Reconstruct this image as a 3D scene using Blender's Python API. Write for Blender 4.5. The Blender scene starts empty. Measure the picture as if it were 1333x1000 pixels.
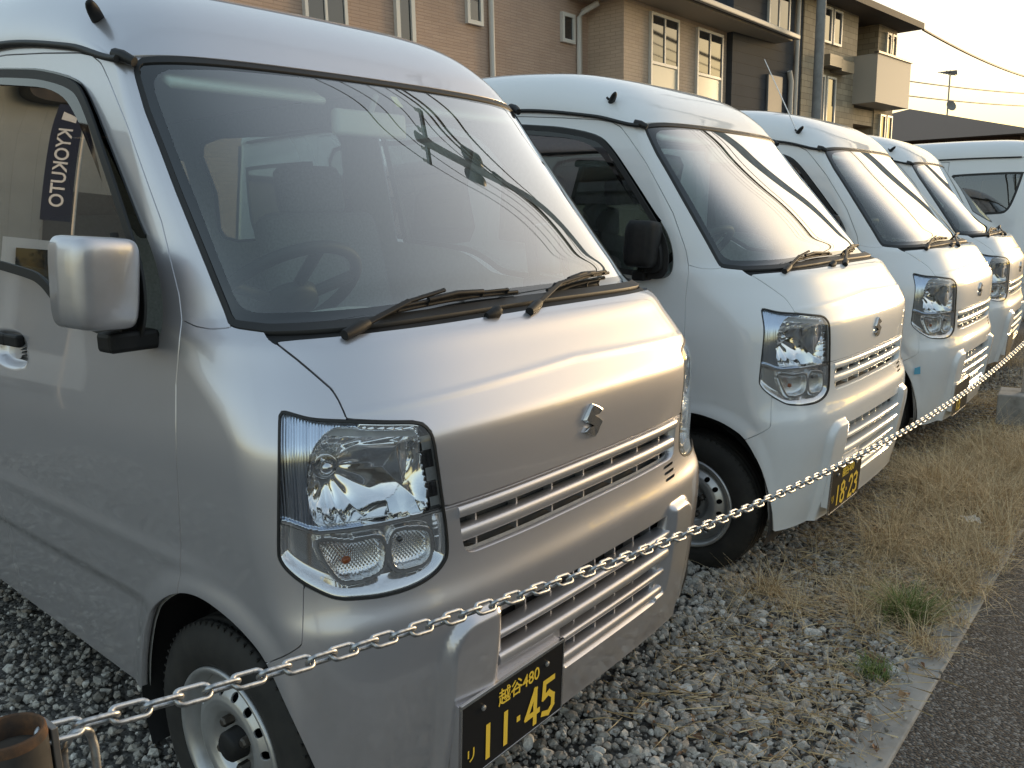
import bpy, bmesh, math, random
import numpy as np
from mathutils import Vector, Matrix
random.seed(7)
rng = np.random.default_rng(11)
SC = bpy.context.scene
COL = SC.collection
R = math.radians

# ------------------------------------------------------------------ camera
cam_d = bpy.data.cameras.new("camera")
cam = bpy.data.objects.new("camera", cam_d)
COL.objects.link(cam)
SC.camera = cam
CAM_POS = Vector((-1.53415, -1.00443, 1.31312))
yaw, pitch, roll = R(50.783), R(-11.1012), R(-1.249)
fwd = Vector((math.sin(yaw) * math.cos(pitch), math.cos(yaw) * math.cos(pitch), math.sin(pitch)))
rgt = Vector((math.cos(yaw), -math.sin(yaw), 0))
upv = rgt.cross(fwd)
cr, sr = math.cos(roll), math.sin(roll)
r2 = cr * rgt + sr * upv
u2 = -sr * rgt + cr * upv
M = Matrix.Identity(4)
for i in range(3):
    M[i][0], M[i][1], M[i][2], M[i][3] = r2[i], u2[i], -fwd[i], CAM_POS[i]
cam.matrix_world = M
cam_d.sensor_fit = 'HORIZONTAL'
cam_d.sensor_width = 36.0
cam_d.lens = 1103.93 / 1333 * 36
cam_d.clip_start = 0.02
cam_d.clip_end = 2000

# ------------------------------------------------------------------ sky, sun, exposure
SUN_AZ = R(76)       # from -Y towards +X
SUN_EL = R(5.5)
sun_dir = Vector((math.sin(SUN_AZ) * math.cos(SUN_EL), -math.cos(SUN_AZ) * math.cos(SUN_EL), math.sin(SUN_EL)))
world = bpy.data.worlds.new("World")
SC.world = world
world.use_nodes = True
wn = world.node_tree.nodes
wl = world.node_tree.links
wn.clear()
wo = wn.new('ShaderNodeOutputWorld')
wb = wn.new('ShaderNodeBackground')
ws = wn.new('ShaderNodeTexSky')
ws.sky_type = 'NISHITA'
ws.sun_disc = False
ws.sun_elevation = SUN_EL
ws.sun_rotation = math.atan2(sun_dir.x, sun_dir.y)
ws.altitude = 20
ws.air_density = 1.0
ws.dust_density = 2.2
ws.ozone_density = 0.8
# thin even evening haze over the whole sky: evens out its range everywhere alike
wg = wn.new('ShaderNodeGamma'); wg.inputs[1].default_value = 0.46
wh_ = wn.new('ShaderNodeHueSaturation'); wh_.inputs['Saturation'].default_value = 1.35
wl.new(ws.outputs[0], wg.inputs[0]); wl.new(wg.outputs[0], wh_.inputs['Color']); wl.new(wh_.outputs[0], wb.inputs[0])
wb.inputs[1].default_value = 0.15
wl.new(wb.outputs[0], wo.inputs[0])
sun_d = bpy.data.lights.new("sun", 'SUN')
sun_d.energy = 0.5
sun_d.angle = R(12)
sun_d.color = (1.0, 0.72, 0.42)
sun = bpy.data.objects.new("sun", sun_d)
COL.objects.link(sun)
sun.rotation_euler = (-sun_dir).to_track_quat('-Z', 'Y').to_euler()
SC.view_settings.view_transform = 'Standard'
SC.view_settings.look = 'None'
SC.view_settings.exposure = 2.22
SC.view_settings.gamma = 1.0
SC.view_settings.use_curve_mapping = False
try:
    SC.cycles.use_denoising = True
    SC.cycles.max_bounces = 10
    SC.cycles.transparent_max_bounces = 16
except Exception:
    pass

# ------------------------------------------------------------------ materials
MATS = {}
def mat(name, color=(.5, .5, .5), rough=.5, metal=0.0, coat=0.0, coat_rough=.03, spec=.5, emit=None):
    if name in MATS:
        return MATS[name]
    m = bpy.data.materials.new(name)
    m.use_nodes = True
    b = m.node_tree.nodes['Principled BSDF']
    b.inputs['Base Color'].default_value = (*color, 1)
    b.inputs['Roughness'].default_value = rough
    b.inputs['Metallic'].default_value = metal
    b.inputs['Coat Weight'].default_value = coat
    b.inputs['Coat Roughness'].default_value = coat_rough
    b.inputs['Specular IOR Level'].default_value = spec
    MATS[name] = m
    return m
def bs(m):
    return m.node_tree.nodes['Principled BSDF']
def nd(m, t, **kw):
    n = m.node_tree.nodes.new(t)
    for k, v in kw.items():
        setattr(n, k, v)
    return n
def lk(m, a, b):
    m.node_tree.links.new(a, b)
def noise_color(m, cols, scale=8, detail=6, rough=.6, pos=None, coord='Object', obj_scale=None):
    tc = nd(m, 'ShaderNodeTexCoord')
    nt = nd(m, 'ShaderNodeTexNoise')
    nt.inputs['Scale'].default_value = scale
    nt.inputs['Detail'].default_value = detail
    nt.inputs['Roughness'].default_value = rough
    if obj_scale:
        mp = nd(m, 'ShaderNodeMapping')
        mp.inputs['Scale'].default_value = obj_scale
        lk(m, tc.outputs[coord], mp.inputs[0]); lk(m, mp.outputs[0], nt.inputs['Vector'])
    else:
        lk(m, tc.outputs[coord], nt.inputs['Vector'])
    cr_ = nd(m, 'ShaderNodeValToRGB')
    e = cr_.color_ramp.elements
    pos = pos or [0.3 + 0.4 * i / (len(cols) - 1) for i in range(len(cols))]
    while len(e) < len(cols):
        e.new(.5)
    for i, c in enumerate(cols):
        e[i].position = pos[i]; e[i].color = (*c, 1)
    lk(m, nt.outputs['Fac'], cr_.inputs[0])
    lk(m, cr_.outputs[0], bs(m).inputs['Base Color'])
    return nt, cr_
def bump(m, height_socket, strength=.3, dist=.01):
    b = nd(m, 'ShaderNodeBump')
    b.inputs['Strength'].default_value = strength
    b.inputs['Distance'].default_value = dist
    lk(m, height_socket, b.inputs['Height'])
    lk(m, b.outputs[0], bs(m).inputs['Normal'])
    return b

def paint(name, col, metal, rough, coat=1.0, dirt=(.30, .27, .22), dirt_amt=.25):
    m = mat(name, col, rough, metal, coat, .025)
    tc = nd(m, 'ShaderNodeTexCoord')
    nt = nd(m, 'ShaderNodeTexNoise'); nt.inputs['Scale'].default_value = 3.5; nt.inputs['Detail'].default_value = 8
    nt.inputs['Roughness'].default_value = .7
    lk(m, tc.outputs['Object'], nt.inputs['Vector'])
    sx = nd(m, 'ShaderNodeSeparateXYZ'); lk(m, tc.outputs['Object'], sx.inputs[0])
    mr = nd(m, 'ShaderNodeMapRange'); mr.inputs[1].default_value = .18; mr.inputs[2].default_value = .75
    mr.inputs[3].default_value = 1; mr.inputs[4].default_value = .15
    lk(m, sx.outputs[2], mr.inputs[0])
    rp = nd(m, 'ShaderNodeMapRange'); rp.inputs[1].default_value = .42; rp.inputs[2].default_value = .72
    lk(m, nt.outputs['Fac'], rp.inputs[0])
    mu = nd(m, 'ShaderNodeMath', operation='MULTIPLY'); lk(m, mr.outputs[0], mu.inputs[0]); lk(m, rp.outputs[0], mu.inputs[1])
    m2 = nd(m, 'ShaderNodeMath', operation='MULTIPLY'); lk(m, mu.outputs[0], m2.inputs[0]); m2.inputs[1].default_value = dirt_amt
    mx = nd(m, 'ShaderNodeMix', data_type='RGBA')
    mx.inputs['A'].default_value = (*col, 1); mx.inputs['B'].default_value = (*dirt, 1)
    lk(m, m2.outputs[0], mx.inputs['Factor']); lk(m, mx.outputs['Result'], bs(m).inputs['Base Color'])
    # film of dust: the clear coat loses some of its gloss in patches
    ad = nd(m, 'ShaderNodeMath', operation='MULTIPLY_ADD'); lk(m, rp.outputs[0], ad.inputs[0]); ad.inputs[1].default_value = .05; ad.inputs[2].default_value = .022
    lk(m, ad.outputs[0], bs(m).inputs['Coat Roughness'])
    if metal > .3:   # metal flake sparkle
        nf = nd(m, 'ShaderNodeTexNoise'); nf.inputs['Scale'].default_value = 1400; nf.inputs['Detail'].default_value = 1
        lk(m, tc.outputs['Object'], nf.inputs['Vector'])
        b = nd(m, 'ShaderNodeBump'); b.inputs['Strength'].default_value = .04; b.inputs['Distance'].default_value = .0004
        lk(m, nf.outputs['Fac'], b.inputs['Height']); lk(m, b.outputs[0], bs(m).inputs['Normal'])
    return m
SILVER = paint("silver_paint", (.58, .565, .59), .70, .34, dirt=(.25, .22, .18), dirt_amt=.3)
WHITE = paint("white_paint", (.75, .76, .77), 0.0, .42, dirt=(.45, .42, .36), dirt_amt=.2)
BLACKP = mat("black_plastic", (.018, .018, .019), .58, spec=.3)
noise_color(BLACKP, [(.008, .008, .009), (.017, .0165, .016)], scale=30)
RUBBER = mat("rubber_seal", (.012, .012, .012), .55)
TYRE = mat("tyre_rubber", (.016, .016, .016), .75)
nt_, _ = noise_color(TYRE, [(.011, .011, .011), (.03, .028, .025)], scale=14)
CHROME = mat("chrome", (.86, .87, .88), .06, 1.0)
SATIN = mat("satin_chrome", (.62, .63, .65), .2, 1.0)
STEEL = mat("wheel_silver", (.36, .37, .38), .38, .75)
noise_color(STEEL, [(.40, .40, .40), (.56, .565, .57)], scale=9)
TRIM = mat("interior_trim", (.30, .30, .30), .8)
noise_color(TRIM, [(.26, .262, .262), (.35, .352, .35)], scale=60)
TRIML = mat("interior_light_trim", (.58, .58, .56), .8)
FABRIC = mat("seat_fabric", (.10, .102, .108), .95)
noise_color(FABRIC, [(.17, .172, .18), (.24, .243, .25)], scale=120)
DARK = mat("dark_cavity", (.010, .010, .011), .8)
def glass_mat(name, tint, refl=1.5, rough=0.0, base=.045, film=.0):
    m = bpy.data.materials.new(name); m.use_nodes = True
    n = m.node_tree.nodes; n.clear()
    out = n.new('ShaderNodeOutputMaterial')
    tr = n.new('ShaderNodeBsdfTransparent'); tr.inputs[0].default_value = (*tint, 1)
    gl = n.new('ShaderNodeBsdfGlossy'); gl.inputs['Roughness'].default_value = rough
    gl.inputs[0].default_value = (1, 1, 1, 1)
    lw = n.new('ShaderNodeLayerWeight'); lw.inputs['Blend'].default_value = .5
    pw = n.new('ShaderNodeMath'); pw.operation = 'POWER'; pw.inputs[1].default_value = 3.0
    m.node_tree.links.new(lw.outputs['Facing'], pw.inputs[0])
    ma = n.new('ShaderNodeMath'); ma.operation = 'MULTIPLY_ADD'; ma.use_clamp = True
    ma.inputs[1].default_value = refl * (1 - base); ma.inputs[2].default_value = base * refl
    m.node_tree.links.new(pw.outputs[0], ma.inputs[0])
    mx = n.new('ShaderNodeMixShader')
    m.node_tree.links.new(ma.outputs[0], mx.inputs[0])
    m.node_tree.links.new(tr.outputs[0], mx.inputs[1]); m.node_tree.links.new(gl.outputs[0], mx.inputs[2])
    df = n.new('ShaderNodeBsdfDiffuse'); df.inputs[0].default_value = (.62, .62, .58, 1)
    m2 = n.new('ShaderNodeMixShader'); m2.inputs[0].default_value = film
    m.node_tree.links.new(mx.outputs[0], m2.inputs[1]); m.node_tree.links.new(df.outputs[0], m2.inputs[2])
    m.node_tree.links.new(m2.outputs[0], out.inputs[0])
    MATS[name] = m
    return m
WGLASS = glass_mat("windshield_glass", (.80, .92, .86), 2.0, 0.0, .06, .035)
SGLASS = glass_mat("side_glass", (.34, .38, .36), 1.6, 0.0, .09, .012)
LENS = glass_mat("lamp_lens", (.95, .96, .97), 1.0, .01, .05)
SMOKE = glass_mat("smoke_visor", (.06, .065, .07), .7, .03, .06)
FRIT = mat("glass_black_band", (.014, .015, .016), .05, coat=1.0)
AMBER = mat("amber_bulb", (.34, .09, .02), .25)
bs(AMBER).inputs['Transmission Weight'].default_value = .3
YELLOW = mat("plate_yellow", (.86, .60, .06), .45)
PLATE = mat("plate_black", (.008, .008, .009), .42, spec=.3)
PLATER = mat("plate_trim", (.55, .55, .56), .25, 1.0)

# ------------------------------------------------------------------ object helpers
def tag(o, label=None, cat=None, group=None, kind=None):
    if label: o['label'] = label
    if cat: o['category'] = cat
    if group: o['group'] = group
    if kind: o['kind'] = kind
    return o
def empty(name, loc=(0, 0, 0), rz=0.0, parent=None):
    o = bpy.data.objects.new(name, None)
    o.empty_display_size = .1
    COL.objects.link(o)
    o.location = loc
    o.rotation_euler = (0, 0, rz)
    if parent: o.parent = parent
    return o
def link(name, me, parent=None, m=None):
    o = bpy.data.objects.new(name, me)
    COL.objects.link(o)
    if parent: o.parent = parent
    if m is not None and len(me.materials) == 0:
        me.materials.append(m)
    return o
def mesh_np(name, V, T, N=None, smooth=True):
    me = bpy.data.meshes.new(name)
    V = np.asarray(V, dtype=np.float32); T = np.asarray(T, dtype=np.int32)
    me.vertices.add(len(V)); me.vertices.foreach_set('co', V.ravel())
    k = T.shape[1]
    me.loops.add(T.size); me.loops.foreach_set('vertex_index', T.ravel())
    me.polygons.add(len(T))
    me.polygons.foreach_set('loop_start', np.arange(0, T.size, k, dtype=np.int32))
    try:
        me.polygons.foreach_set('loop_total', np.full(len(T), k, dtype=np.int32))
    except Exception:
        pass
    me.polygons.foreach_set('use_smooth', np.full(len(T), smooth, dtype=bool))
    me.update(calc_edges=True)
    me.validate()
    if N is not None and smooth:
        N = np.asarray(N, dtype=np.float32)
        if len(me.vertices) == len(N):
            me.normals_split_custom_set_from_vertices([tuple(n) for n in N.tolist()])
    return me
class MB:
    """collects simple shapes into one mesh"""
    def __init__(s):
        s.v = []; s.f = []; s.sm = []
    def add(s, vs, fs, smooth=False):
        o = len(s.v); s.v += [tuple(v) for v in vs]
        for f in fs:
            s.f.append([i + o for i in f]); s.sm.append(smooth)
        return s
    def box(s, c, d, rot=None):
        x, y, z = d[0] / 2, d[1] / 2, d[2] / 2
        vs = [Vector(p) for p in ((-x, -y, -z), (x, -y, -z), (x, y, -z), (-x, y, -z), (-x, -y, z), (x, -y, z), (x, y, z), (-x, y, z))]
        if rot is not None: vs = [rot @ v for v in vs]
        vs = [v + Vector(c) for v in vs]
        return s.add(vs, [(0, 3, 2, 1), (4, 5, 6, 7), (0, 1, 5, 4), (1, 2, 6, 5), (2, 3, 7, 6), (3, 0, 4, 7)])
    def b2(s, a, b):
        return s.box([(a[i] + b[i]) / 2 for i in range(3)], [abs(b[i] - a[i]) for i in range(3)])
    def tube(s, pts, r, n=8, caps=True, closed=False, up=(0, 0, 1)):
        pts = [Vector(p) for p in pts]
        m = len(pts); rr = r if isinstance(r, (list, tuple)) else [r] * m
        vs = []
        for i, p in enumerate(pts):
            a = pts[(i - 1) % m] if (closed or i > 0) else p
            b = pts[(i + 1) % m] if (closed or i < m - 1) else p
            t = (b - a).normalized()
            u = Vector(up)
            if abs(t.dot(u)) > .95: u = Vector((1, 0, 0)) if abs(t.x) < .9 else Vector((0, 1, 0))
            e1 = t.cross(u).normalized(); e2 = t.cross(e1)
            for k in range(n):
                an = 2 * math.pi * k / n
                vs.append(p + (e1 * math.cos(an) + e2 * math.sin(an)) * rr[i])
        fs = []
        for i in range(m if closed else m - 1):
            j = (i + 1) % m
            for k in range(n):
                l = (k + 1) % n
                fs.append((i * n + k, j * n + k, j * n + l, i * n + l))
        s.add(vs, fs, True)
        if caps and not closed:
            s.add(vs[:n], [tuple(range(n))]); s.add(vs[-n:], [tuple(reversed(range(n)))])
        return s
    def revolve(s, prof, axis='x', c=(0, 0, 0), n=48, smooth=True):
        vs = []
        for k in range(n):
            a = 2 * math.pi * k / n
            for (h, r) in prof:
                if axis == 'x': vs.append((c[0] + h, c[1] + r * math.cos(a), c[2] + r * math.sin(a)))
                else: vs.append((c[0] + r * math.cos(a), c[1] + r * math.sin(a), c[2] + h))
        m = len(prof); fs = []
        for k in range(n):
            l = (k + 1) % n
            for i in range(m - 1):
                fs.append((k * m + i, l * m + i, l * m + i + 1, k * m + i + 1))
        return s.add(vs, fs, smooth)
    def prism(s, poly, y0, y1):
        """poly in (x,z), extruded along y"""
        n = len(poly)
        vs = [(p[0], y0, p[1]) for p in poly] + [(p[0], y1, p[1]) for p in poly]
        fs = [tuple(range(n)), tuple(reversed(range(n, 2 * n)))] + [((i + 1) % n, i, i + n, (i + 1) % n + n) for i in range(n)]
        return s.add(vs, fs)
    def mesh(s, name):
        me = bpy.data.meshes.new(name)
        me.from_pydata(s.v, [], s.f)
        me.polygons.foreach_set('use_smooth', s.sm)
        me.update()
        return me
    def obj(s, name, m, parent=None, bevel=0, seg=2):
        o = link(name, s.mesh(name), parent, m)
        if bevel:
            b = o.modifiers.new('b', 'BEVEL'); b.width = bevel; b.segments = seg; b.limit_method = 'ANGLE'; b.angle_limit = R(40)
        return o
def rounded_box(name, c, d, r, m, parent=None, rot=None, seg=3):
    o = MB().box((0, 0, 0), d).obj(name, m, parent, bevel=r, seg=seg)
    for p in o.data.polygons: p.use_smooth = True
    o.location = c
    if rot is not None: o.rotation_euler = rot
    return o
def superell(c, a, e=4.0, nu=24, nv=16):
    """rounded-box shape, arrays"""
    us = np.linspace(-np.pi, np.pi, nu, endpoint=False); vs = np.linspace(-np.pi / 2, np.pi / 2, nv)
    U, Vv = np.meshgrid(us, vs, indexing='ij')
    f = lambda t: np.sign(t) * np.abs(t) ** (2 / e)
    X = a[0] * f(np.cos(Vv)) * f(np.cos(U)); Y = a[1] * f(np.cos(Vv)) * f(np.sin(U)); Z = a[2] * f(np.sin(Vv))
    P = np.stack([X, Y, Z], -1).reshape(-1, 3) + np.array(c)
    T = []
    for i in range(nu):
        j = (i + 1) % nu
        for k in range(nv - 1):
            T.append((i * nv + k, j * nv + k, j * nv + k + 1, i * nv + k + 1))
    return P, T
def pchip(xs,ys,x):
    xs=np.asarray(xs,float);ys=np.asarray(ys,float);x=np.asarray(x,float)
    h=np.diff(xs);d=np.diff(ys)/h;m=np.zeros(len(xs))
    for i in range(1,len(xs)-1):
        if d[i-1]*d[i]>0:
            w1=2*h[i]+h[i-1];w2=h[i]+2*h[i-1];m[i]=(w1+w2)/(w1/d[i-1]+w2/d[i])
    m[0]=d[0];m[-1]=d[-1]
    i=np.clip(np.searchsorted(xs,x,side='right')-1,0,len(xs)-2)
    t=(x-xs[i])/h[i];t=np.clip(t,0,1)
    return ys[i]*(1+2*t)*(1-t)**2+h[i]*m[i]*t*(1-t)**2+ys[i+1]*t*t*(3-2*t)+h[i]*m[i+1]*t*t*(t-1)
def sstep(a,b,x):
    t=np.clip((x-a)/(b-a),0,1);return t*t*(3-2*t)
# z , yc , w , D , n , b(bow)
ST=np.array([
(.200,.070,.702,.11,4.6,.012),
(.300,.045,.714,.13,4.6,.014),
(.420,.022,.722,.155,4.6,.016),
(.560,.006,.728,.17,4.6,.018),
(.600,.006,.730,.175,4.6,.018),
(.640,.018,.731,.19,4.6,.018),
(.690,.024,.732,.20,4.5,.018),
(.787,.022,.735,.225,4.6,.018),
(.870,.020,.735,.24,4.9,.018),
(.930,.0235,.731,.25,5.4,.020),
(.952,.036,.728,.26,5.7,.020),
(.975,.050,.724,.27,6.0,.020),
(1.02,.077,.717,.31,6.2,.020),
(1.06,.1015,.710,.35,6.2,.020),
(1.107,.130,.703,.38,6.0,.022),
(1.130,.190,.699,.34,6.2,.040),
(1.20,.257,.691,.28,6.6,.046),
(1.40,.432,.666,.155,7,.050),
(1.55,.563,.645,.10,7,.048),
(1.65,.648,.629,.07,7,.046),
(1.78,.760,.614,.07,7,.046)])
_ZT=np.arange(.10,1.90,.0005)
def _table(k,sig):
    v=pchip(ST[:,0],ST[:,k],np.clip(_ZT,.2,1.78))
    n=int(4*sig/.0005);g=np.exp(-.5*(np.arange(-n,n+1)*.0005/sig)**2);g/=g.sum()
    return np.convolve(np.pad(v,n,mode='edge'),g,mode='valid')
_TB=[_table(k,.011 if k==1 else .02) for k in range(1,6)]
def section(z):
    return [np.interp(z,_ZT,t) for t in _TB]
def yfront(ax,z):
    """surface y on the front at |x|"""
    yc,w,D,n,b=section(z);s=np.clip(np.abs(ax)/w,0,1)
    return yc+b*s**2+D*(1-np.sqrt(np.maximum(1-s**n,0)))
def side_x(y,z):
    yc,w,D,n,b=section(z)
    lo=np.zeros_like(y+z);hi=np.ones_like(lo)
    for _ in range(40):
        m=(lo+hi)/2;v=yc+b*m**2+D*(1-np.sqrt(np.maximum(1-m**n,0)))
        lo=np.where(v<y,m,lo);hi=np.where(v<y,hi,m)
    return w*lo
# ------------------------------------------------------------------ van body as one smooth surface, cut into panels
KV = 2 / 5.5
YREAR = 3.385
def rear_in(y):
    t = np.clip((y - 3.20) / (YREAR - 3.20), 0, 1)
    return .15 * (1 - np.sqrt(np.maximum(1 - t ** 2.2, 0)))
DRIP_Y = [.60, .707, .927, 1.317, 1.8, 2.6, 3.2, 3.4]
DRIP_Z = [1.632, 1.637, 1.690, 1.745, 1.762, 1.762, 1.750, 1.742]
def drip_z(y): return pchip(DRIP_Y, DRIP_Z, y)
def sdf(poly, q, z):
    """signed distance to a closed polygon in the (q,z) chart, negative inside"""
    P = np.asarray(poly, float); Q = np.roll(P, -1, 0)
    out = np.full(q.shape, 1e9); ins = np.zeros(q.shape, bool)
    for (ax, az), (bx, bz) in zip(P, Q):
        ex, ez = bx - ax, bz - az
        L = ex * ex + ez * ez
        if L < 1e-14: continue
        t = np.clip(((q - ax) * ex + (z - az) * ez) / L, 0, 1)
        out = np.minimum(out, np.hypot(q - ax - t * ex, z - az - t * ez))
        c = (az > z) != (bz > z)
        if abs(ez) > 1e-12:
            xi = ax + (z - az) * ex / ez
            ins ^= c & (q < xi)
    return np.where(ins, -out, out)
def smooth_poly(pts, n=6, closed=True):
    """Catmull-Rom through the points"""
    P = np.asarray(pts, float); m = len(P); out = []
    rng_ = range(m) if closed else range(m - 1)
    for i in rng_:
        if closed: a, b, c, d = P[(i - 1) % m], P[i], P[(i + 1) % m], P[(i + 2) % m]
        else: a, b, c, d = P[max(i - 1, 0)], P[i], P[i + 1], P[min(i + 2, m - 1)]
        for k in range(n):
            t = k / n
            out.append(.5 * (2 * b + (c - a) * t + (2 * a - 5 * b + 4 * c - d) * t * t + (3 * b - a - 3 * c + d) * t ** 3))
    if not closed: out.append(P[-1])
    return np.array(out)
# outlines in (q = |x| + y, z)
HL = smooth_poly([(.894, .977), (.892, .989), (.879, .994), (.816, .983), (.730, .976), (.639, .967), (.573, .960), (.545, .953), (.525, .937), (.516, .912), (.506, .840), (.499, .790), (.493, .740), (.493, .700), (.502, .682), (.532, .665), (.586, .655), (.659, .654), (.729, .659), (.764, .663), (.798, .672), (.857, .697), (.893, .719), (.910, .737), (.913, .753), (.908, .804), (.896, .914)], 5)
HOOD = np.array([(-.3, .790), (.499, .790), (.506, .840), (.516, .912), (.525, .937), (.545, .953), (.573, .960), (.639, .967), (.730, .977), (.737, .990), (.750, 1.009), (.766, 1.026), (.812, 1.053), (.853, 1.076), (.911, 1.1055), (.850, 1.1085), (.790, 1.110), (.638, 1.1125), (.473, 1.113), (.283, 1.114), (.14, 1.1145), (-.3, 1.1145)])
WSP = np.array([(-.3, 1.126), (.205, 1.125), (.333, 1.124), (.558, 1.122), (.726, 1.120), (.85, 1.119), (.93, 1.119), (1.015, 1.126), (1.036, 1.131), (1.097, 1.231), (1.186, 1.374), (1.236, 1.458), (1.285, 1.537), (1.315, 1.600), (1.322, 1.618), (1.3225, 1.628), (1.318, 1.638), (1.305, 1.648), (1.29, 1.656), (1.25, 1.72), (-.3, 1.72)])
CLEAR = np.array([(-.3, 1.158), (.317, 1.157), (.512, 1.154), (.681, 1.151), (.836, 1.151), (.945, 1.152), (.98, 1.154), (1.007, 1.163), (1.024, 1.180), (1.066, 1.249), (1.131, 1.360), (1.192, 1.456), (1.245, 1.545), (1.262, 1.576), (1.268, 1.598), (1.26, 1.614), (1.235, 1.626), (1.10, 1.636), (.835, 1.641), (-.3, 1.643)])
ARCH = smooth_poly([(1.53, .12), (1.50, .22), (1.478, .300), (1.448, .388), (1.393, .490), (1.326, .553), (1.243, .596), (1.162, .610), (1.073, .597), (1.004, .572), (.955, .538), (.899, .455), (.850, .340), (.808, .206), (.79, .12)], 5)
BUMP = np.array([(-.3, .10), (-.3, .7845), (.499, .7845), (.493, .740), (.493, .700), (.502, .682), (.532, .665), (.586, .655), (.659, .654), (.729, .659), (.764, .663), (.798, .672), (.8535, .694), (.860, .618), (.863, .598), (.866, .591), (.874, .585), (.952, .541), (1.1, .50), (1.1, .10)])
DOOR = np.array([(1.45, .10), (1.243, .30), (1.243, .594), (1.233, .648), (1.220, .748), (1.208, .874), (1.203, .933), (1.197, 1.019), (1.182, 1.091), (1.174, 1.136), (1.180, 1.184), (1.229, 1.320), (1.335, 1.504), (1.405, 1.603), (1.436, 1.642), (1.475, 1.664), (1.531, 1.677), (1.70, 1.699), (1.903, 1.722), (2.09, 1.733), (2.125, 1.2), (2.14, 1.0), (2.12, .10)])
WIN = np.vstack([smooth_poly([(1.99, 1.692), (1.949, 1.692), (1.827, 1.6775), (1.696, 1.658), (1.552, 1.621), (1.485, 1.574), (1.398, 1.458), (1.302, 1.319), (1.256, 1.245), (1.238, 1.184), (1.240, 1.130), (1.258, 1.099), (1.294, 1.087), (1.356, 1.094), (1.489, 1.110), (1.58, 1.125), (1.64, 1.162), (1.70, 1.190), (1.78, 1.204), (2.03, 1.228)], 4, False)])
SLIDE = np.array([(2.145, .10), (2.16, 1.0), (2.14, 1.2), (2.105, 1.735), (3.22, 1.740), (3.26, 1.2), (3.28, 1.0), (3.25, .55), (3.1, .10)])
SLWIN = smooth_poly([(2.22, 1.22), (2.22, 1.45), (2.20, 1.655), (2.6, 1.675), (3.11, 1.675), (3.13, 1.45), (3.15, 1.24), (2.7, 1.235)], 3)
QTWIN = smooth_poly([(3.28, 1.26), (3.28, 1.45), (3.27, 1.60), (3.29, 1.62), (3.6, 1.625), (3.84, 1.62), (3.862, 1.60), (3.855, 1.46), (3.835, 1.33), (3.805, 1.27), (3.75, 1.250), (3.5, 1.245)], 4)
GRILL = np.array([(-.3, .790), (.468, .790), (.462, .776), (.457, .735), (.454, .712), (.448, .694), (.437, .685), (.420, .681), (.223, .679), (-.3, .680)])
PAD = dict(x=.485, zt=.566, zb=.16, r=.07)
def pad_sdf(ax, z):
    # rounded rectangle |x| < .485, .2 < z < .566
    dx = ax - (PAD['x'] - PAD['r']); dz = z - (PAD['zt'] - PAD['r'])
    return np.where((dx > 0) & (dz > 0), np.hypot(dx, dz) - PAD['r'], np.maximum(dx, dz) - PAD['r'])
INTK = np.array([(-.3, .546), (.352, .546), (.352, .315), (-.3, .315)])
INTKR = np.array([(-.3, .546), (.352, .546), (.352, .422), (.150, .422), (.150, .315), (-.3, .315)])
HANDLE = smooth_poly([(1.875, .990), (1.865, 1.03), (1.885, 1.062), (1.95, 1.068), (2.03, 1.062), (2.05, 1.03), (2.04, .990), (1.96, .978)], 4)

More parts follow.
